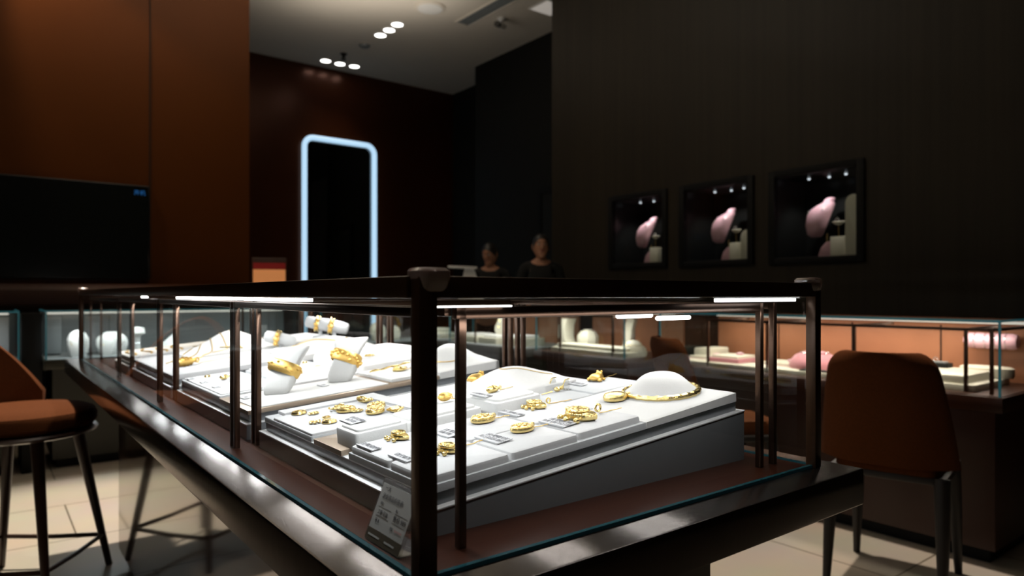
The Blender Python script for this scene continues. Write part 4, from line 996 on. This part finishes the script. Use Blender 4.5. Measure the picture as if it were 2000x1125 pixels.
# ================================================================== PEOPLE
def person(M, h, label, hair_long, lean=0., turn=0.):
    t = thing('person', label, 'person', M)
    k = h/1.65
    def skin(name, verts, edges, m, sub=2):
        me = bpy.data.meshes.new(name); me.from_pydata([tuple(c*k for c in v[:3]) for v in verts], edges, [])
        o = bpy.data.objects.new(name, me); COL.objects.link(o)
        sk = o.modifiers.new('s', 'SKIN'); o.modifiers.new('d', 'SUBSURF').levels = sub
        for i, v in enumerate(verts): me.skin_vertices[0].data[i].radius = (v[3]*k, (v[4] if len(v) > 4 else v[3])*k)
        me.skin_vertices[0].data[0].use_root = True
        dg = bpy.context.evaluated_depsgraph_get(); m2 = bpy.data.meshes.new_from_object(o.evaluated_get(dg))
        bpy.data.objects.remove(o); bpy.data.meshes.remove(me)
        return m2
    # x right, y forward (faces -y after placing)
    vb = [(0,0,.92,.13,.10), (0,0,1.08,.115,.09), (0,.0,1.24,.13,.10), (0,.01,1.36,.085,.07), (0,.0,1.43,.045), (0,-.01,1.47,.045)]
    eb = [(0,1),(1,2),(2,3),(3,4),(4,5)]
    for sg in (-1, 1):
        i = len(vb)
        vb += [(sg*.155,.01,1.345,.05), (sg*.20,.02,1.09,.038), (sg*.13,-.20,.97,.030), (sg*.10,-.27,.965,.022)]
        eb += [(3,i),(i,i+1),(i+1,i+2),(i+2,i+3)]
        i = len(vb)
        vb += [(sg*.085,0,.82,.075), (sg*.09,-.01,.48,.052), (sg*.09,.01,.09,.034), (sg*.10,-.10,.03,.03)]
        eb += [(0,i),(i,i+1),(i+1,i+2),(i+2,i+3)]
    me = skin('body', vb, eb, SKIN)
    mb = MB(); mb.bm.from_mesh(me)
    H_ = T(0, -.02*k, 1.54*k) @ R(turn) @ R(lean, 'X')
    hb = MB()
    bmesh.ops.create_uvsphere(mb.bm, u_segments=24, v_segments=16, radius=1, matrix=H_ @ T(0,0,0) @ S(.073*k,.090*k,.108*k))
    mb.ball((0,-.092*k,-.012*k), (.012*k,.016*k,.022*k), H_)
    mb.ball((0,-.06*k,-.075*k), (.042*k,.034*k,.034*k), H_)
    for sg in (-1, 1): mb.ball((sg*.073*k,.005*k,-.01*k), (.010*k,.020*k,.030*k), H_)
    # fingers
    for sg in (-1, 1):
        for j in range(4): mb.tube([Vector((sg*.10+(j-1.5)*.016, -.275, .962))*k, Vector((sg*.10+(j-1.5)*.017, -.325, .955))*k, Vector((sg*.10+(j-1.5)*.017, -.35+.006*abs(j-1.4), .935))*k], [.0085*k,.0075*k,.006*k], 8)
        mb.tube([Vector((sg*.075, -.255, .962))*k, Vector((sg*.055, -.295, .955))*k, Vector((sg*.058, -.318, .945))*k], [.010*k,.0085*k,.007*k], 8)
    mb.build('body', SKIN, t, ang=1.2)
    for sg in (-1, 1):
        e = MB().ball((sg*.030*k,-.079*k,.012*k), (.013*k,.009*k,.007*k), H_).build('eye', EYEW, t)
        MB().ball((sg*.030*k,-.0865*k,.012*k), (.0055*k,.004*k,.0055*k), H_).build('iris', BLACK, e)
        MB().tube([H_ @ Vector((sg*(.014+.011*j)*k, (-.088+.003*j)*k, (.030+.003*math.sin(j*1.2))*k)) for j in range(4)], .003*k, 6).build('eyebrow', HAIR, t)
    MB().ball((0,-.090*k,-.046*k), (.020*k,.008*k,.007*k), H_).build('lips', LIPS, t)
    q = MB(); rg = []
    for j in range(9):
        th = j/8*math.radians(118)
        ring = []
        for i in range(24):
            a_ = 2*PI*i/24; fr = max(0, -math.sin(a_)); th2 = min(th, math.radians(118-66*fr**1.0))
            ring.append(H_ @ Vector((.080*k*math.sin(th2)*math.cos(a_), .098*k*math.sin(th2)*math.sin(a_)+.004*k, .116*k*math.cos(th2))))
        rg.append(ring)
    q.loft(rg)
    if hair_long: q.ball((0,.085*k,-.05*k), (.045*k,.04*k,.05*k), H_)
    q.build('hair', HAIR, t, ang=1.2)
    vj = [(0,0,.86,.15,.115), (0,0,1.08,.13,.105), (0,.0,1.24,.145,.115), (0,.01,1.36,.10,.082), (0,.0,1.405,.062,.058)]
    ej = [(0,1),(1,2),(2,3),(3,4)]
    for sg in (-1, 1):
        i = len(vj); vj += [(sg*.158,.01,1.345,.062), (sg*.20,.02,1.09,.052), (sg*.145,-.16,.985,.042)]; ej += [(3,i),(i,i+1),(i+1,i+2)]
    me = skin('jacket', vj, ej, SUIT); jb = MB(); jb.bm.from_mesh(me); jb.build('jacket', SUIT, t, ang=1.2)
    vt = [(0,0,.92,.14,.11)]; et = []
    for sg in (-1, 1):
        i = len(vt); vt += [(sg*.085,0,.80,.088), (sg*.09,-.01,.48,.068), (sg*.09,.01,.08,.055)]; et += [(0,i),(i,i+1),(i+1,i+2)]
    me = skin('trousers', vt, et, SUIT); jb = MB(); jb.bm.from_mesh(me); jb.build('trousers', SUIT, t, ang=1.2)
    for sg in (-1, 1):
        MB().loft([[(x*k+sg*.09*k, y*k-.04*k, z*k) for x, y in rrect(-.042*f,.042*f,-.12*f,.11*f,.035*f,4)] for z, f in ((0,1), (.03,1.03), (.055,.85), (.075,.5))]).build('shoe', BLACKG, t)
    return t
pA = (.262, 6.25); pB = (-.208, 6.65)
person(T(pA[0], pA[1], 0) @ R(math.radians(-2)), 1.62, 'standing person in a dark top with tied hair beside the veneer wall', True, 0, .15)
person(T(pB[0], pB[1], 0) @ R(math.radians(-10)), 1.57, 'person in dark clothes with head bowed, left of the standing one', False, .35, -.35)
light('SPOT', (-.2, 4.9, 3.9), 1.3, (1,.62,.40), .1, target=(.0, 6.3, 1.45), angle=.45)

# ================================================================== ROOM LIGHT
for (px, py) in ((743,68), (760,58), (776,47), (636,118), (664,124), (692,129)):
    p = ceil_pt(px, py); light('SPOT', (p.x, p.y, 4.17), 9, (1,.9,.78), .05, target=(p.x, p.y, 0), angle=1.1, blend=.7)
def spot(x, y, e, ang=.9, tx=None, ty=None, tz=0, col=(1,.88,.74)):
    light('SPOT', (x, y, 4.1), e, col, .06, target=(tx if tx is not None else x, ty if ty is not None else y, tz), angle=ang, blend=.6)
spot(-1.9, 3.45, 1000, .62, -1.9, 3.05)
spot(-1.2, 2.4, 70, .8)
light('SPOT', (-1.3, -.5, 4.0), 26, (1,.93,.88), .05, target=(-.13, .72, .95), angle=.16, blend=.6)  # unseen lamp added to brighten the price card and near corner post
light('SPOT', (-.09, .55, 4.0), 3, (1,.85,.78), .02, target=(-.09, .667, 1.1), angle=.05, blend=.3)  # narrow unseen lamp added to brighten the corner guard and rail
spot(1.25, 3.05, 430, .55, 1.15, 2.65)
spot(-3.6, 4.55, 115, .9, -3.3, 5.0, 3.3, (1,.75,.5))
light('AREA', c2w(1.0, 3.9, 3.5), 52, (1,.92,.80), 2.4, 2.4, target=c2w(1.0, 3.6, 4.2))  # unseen upward fill lamp, added to brighten the ceiling
light('AREA', c2w(2.6, 5.6, 3.6), 12, (1,.90,.78), 1.6, 1.6, target=c2w(2.6, 5.6, 4.2))  # second unseen fill lamp added below the ceiling, further back

w = bpy.data.worlds.new('World'); scene.world = w; w.use_nodes = True
w.node_tree.nodes['Background'].inputs['Color'].default_value = (1,.85,.7,1); w.node_tree.nodes['Background'].inputs['Strength'].default_value = .004

# ================================================================== CAMERA
cam = bpy.data.cameras.new('camera'); co = bpy.data.objects.new('camera', cam); COL.objects.link(co)
co.location = (0, 0, EYE); co.rotation_euler = (PI/2, 0, 0)
cam.sensor_width = 36; cam.lens = F/2000*36; cam.shift_y = (HOR-562.5)/2000; cam.clip_start = .02
cam.dof.use_dof = True; cam.dof.focus_distance = 1.0; cam.dof.aperture_fstop = 4.6
scene.camera = co
scene.view_settings.view_transform = 'Standard'; scene.view_settings.look = 'None'
scene.cycles.transparent_max_bounces = 24; scene.cycles.max_bounces = 10; scene.cycles.glossy_bounces = 5; scene.cycles.diffuse_bounces = 3
scene.cycles.caustics_reflective = False; scene.cycles.caustics_refractive = False
scene.cycles.sample_clamp_indirect = 4; scene.cycles.use_denoising = True
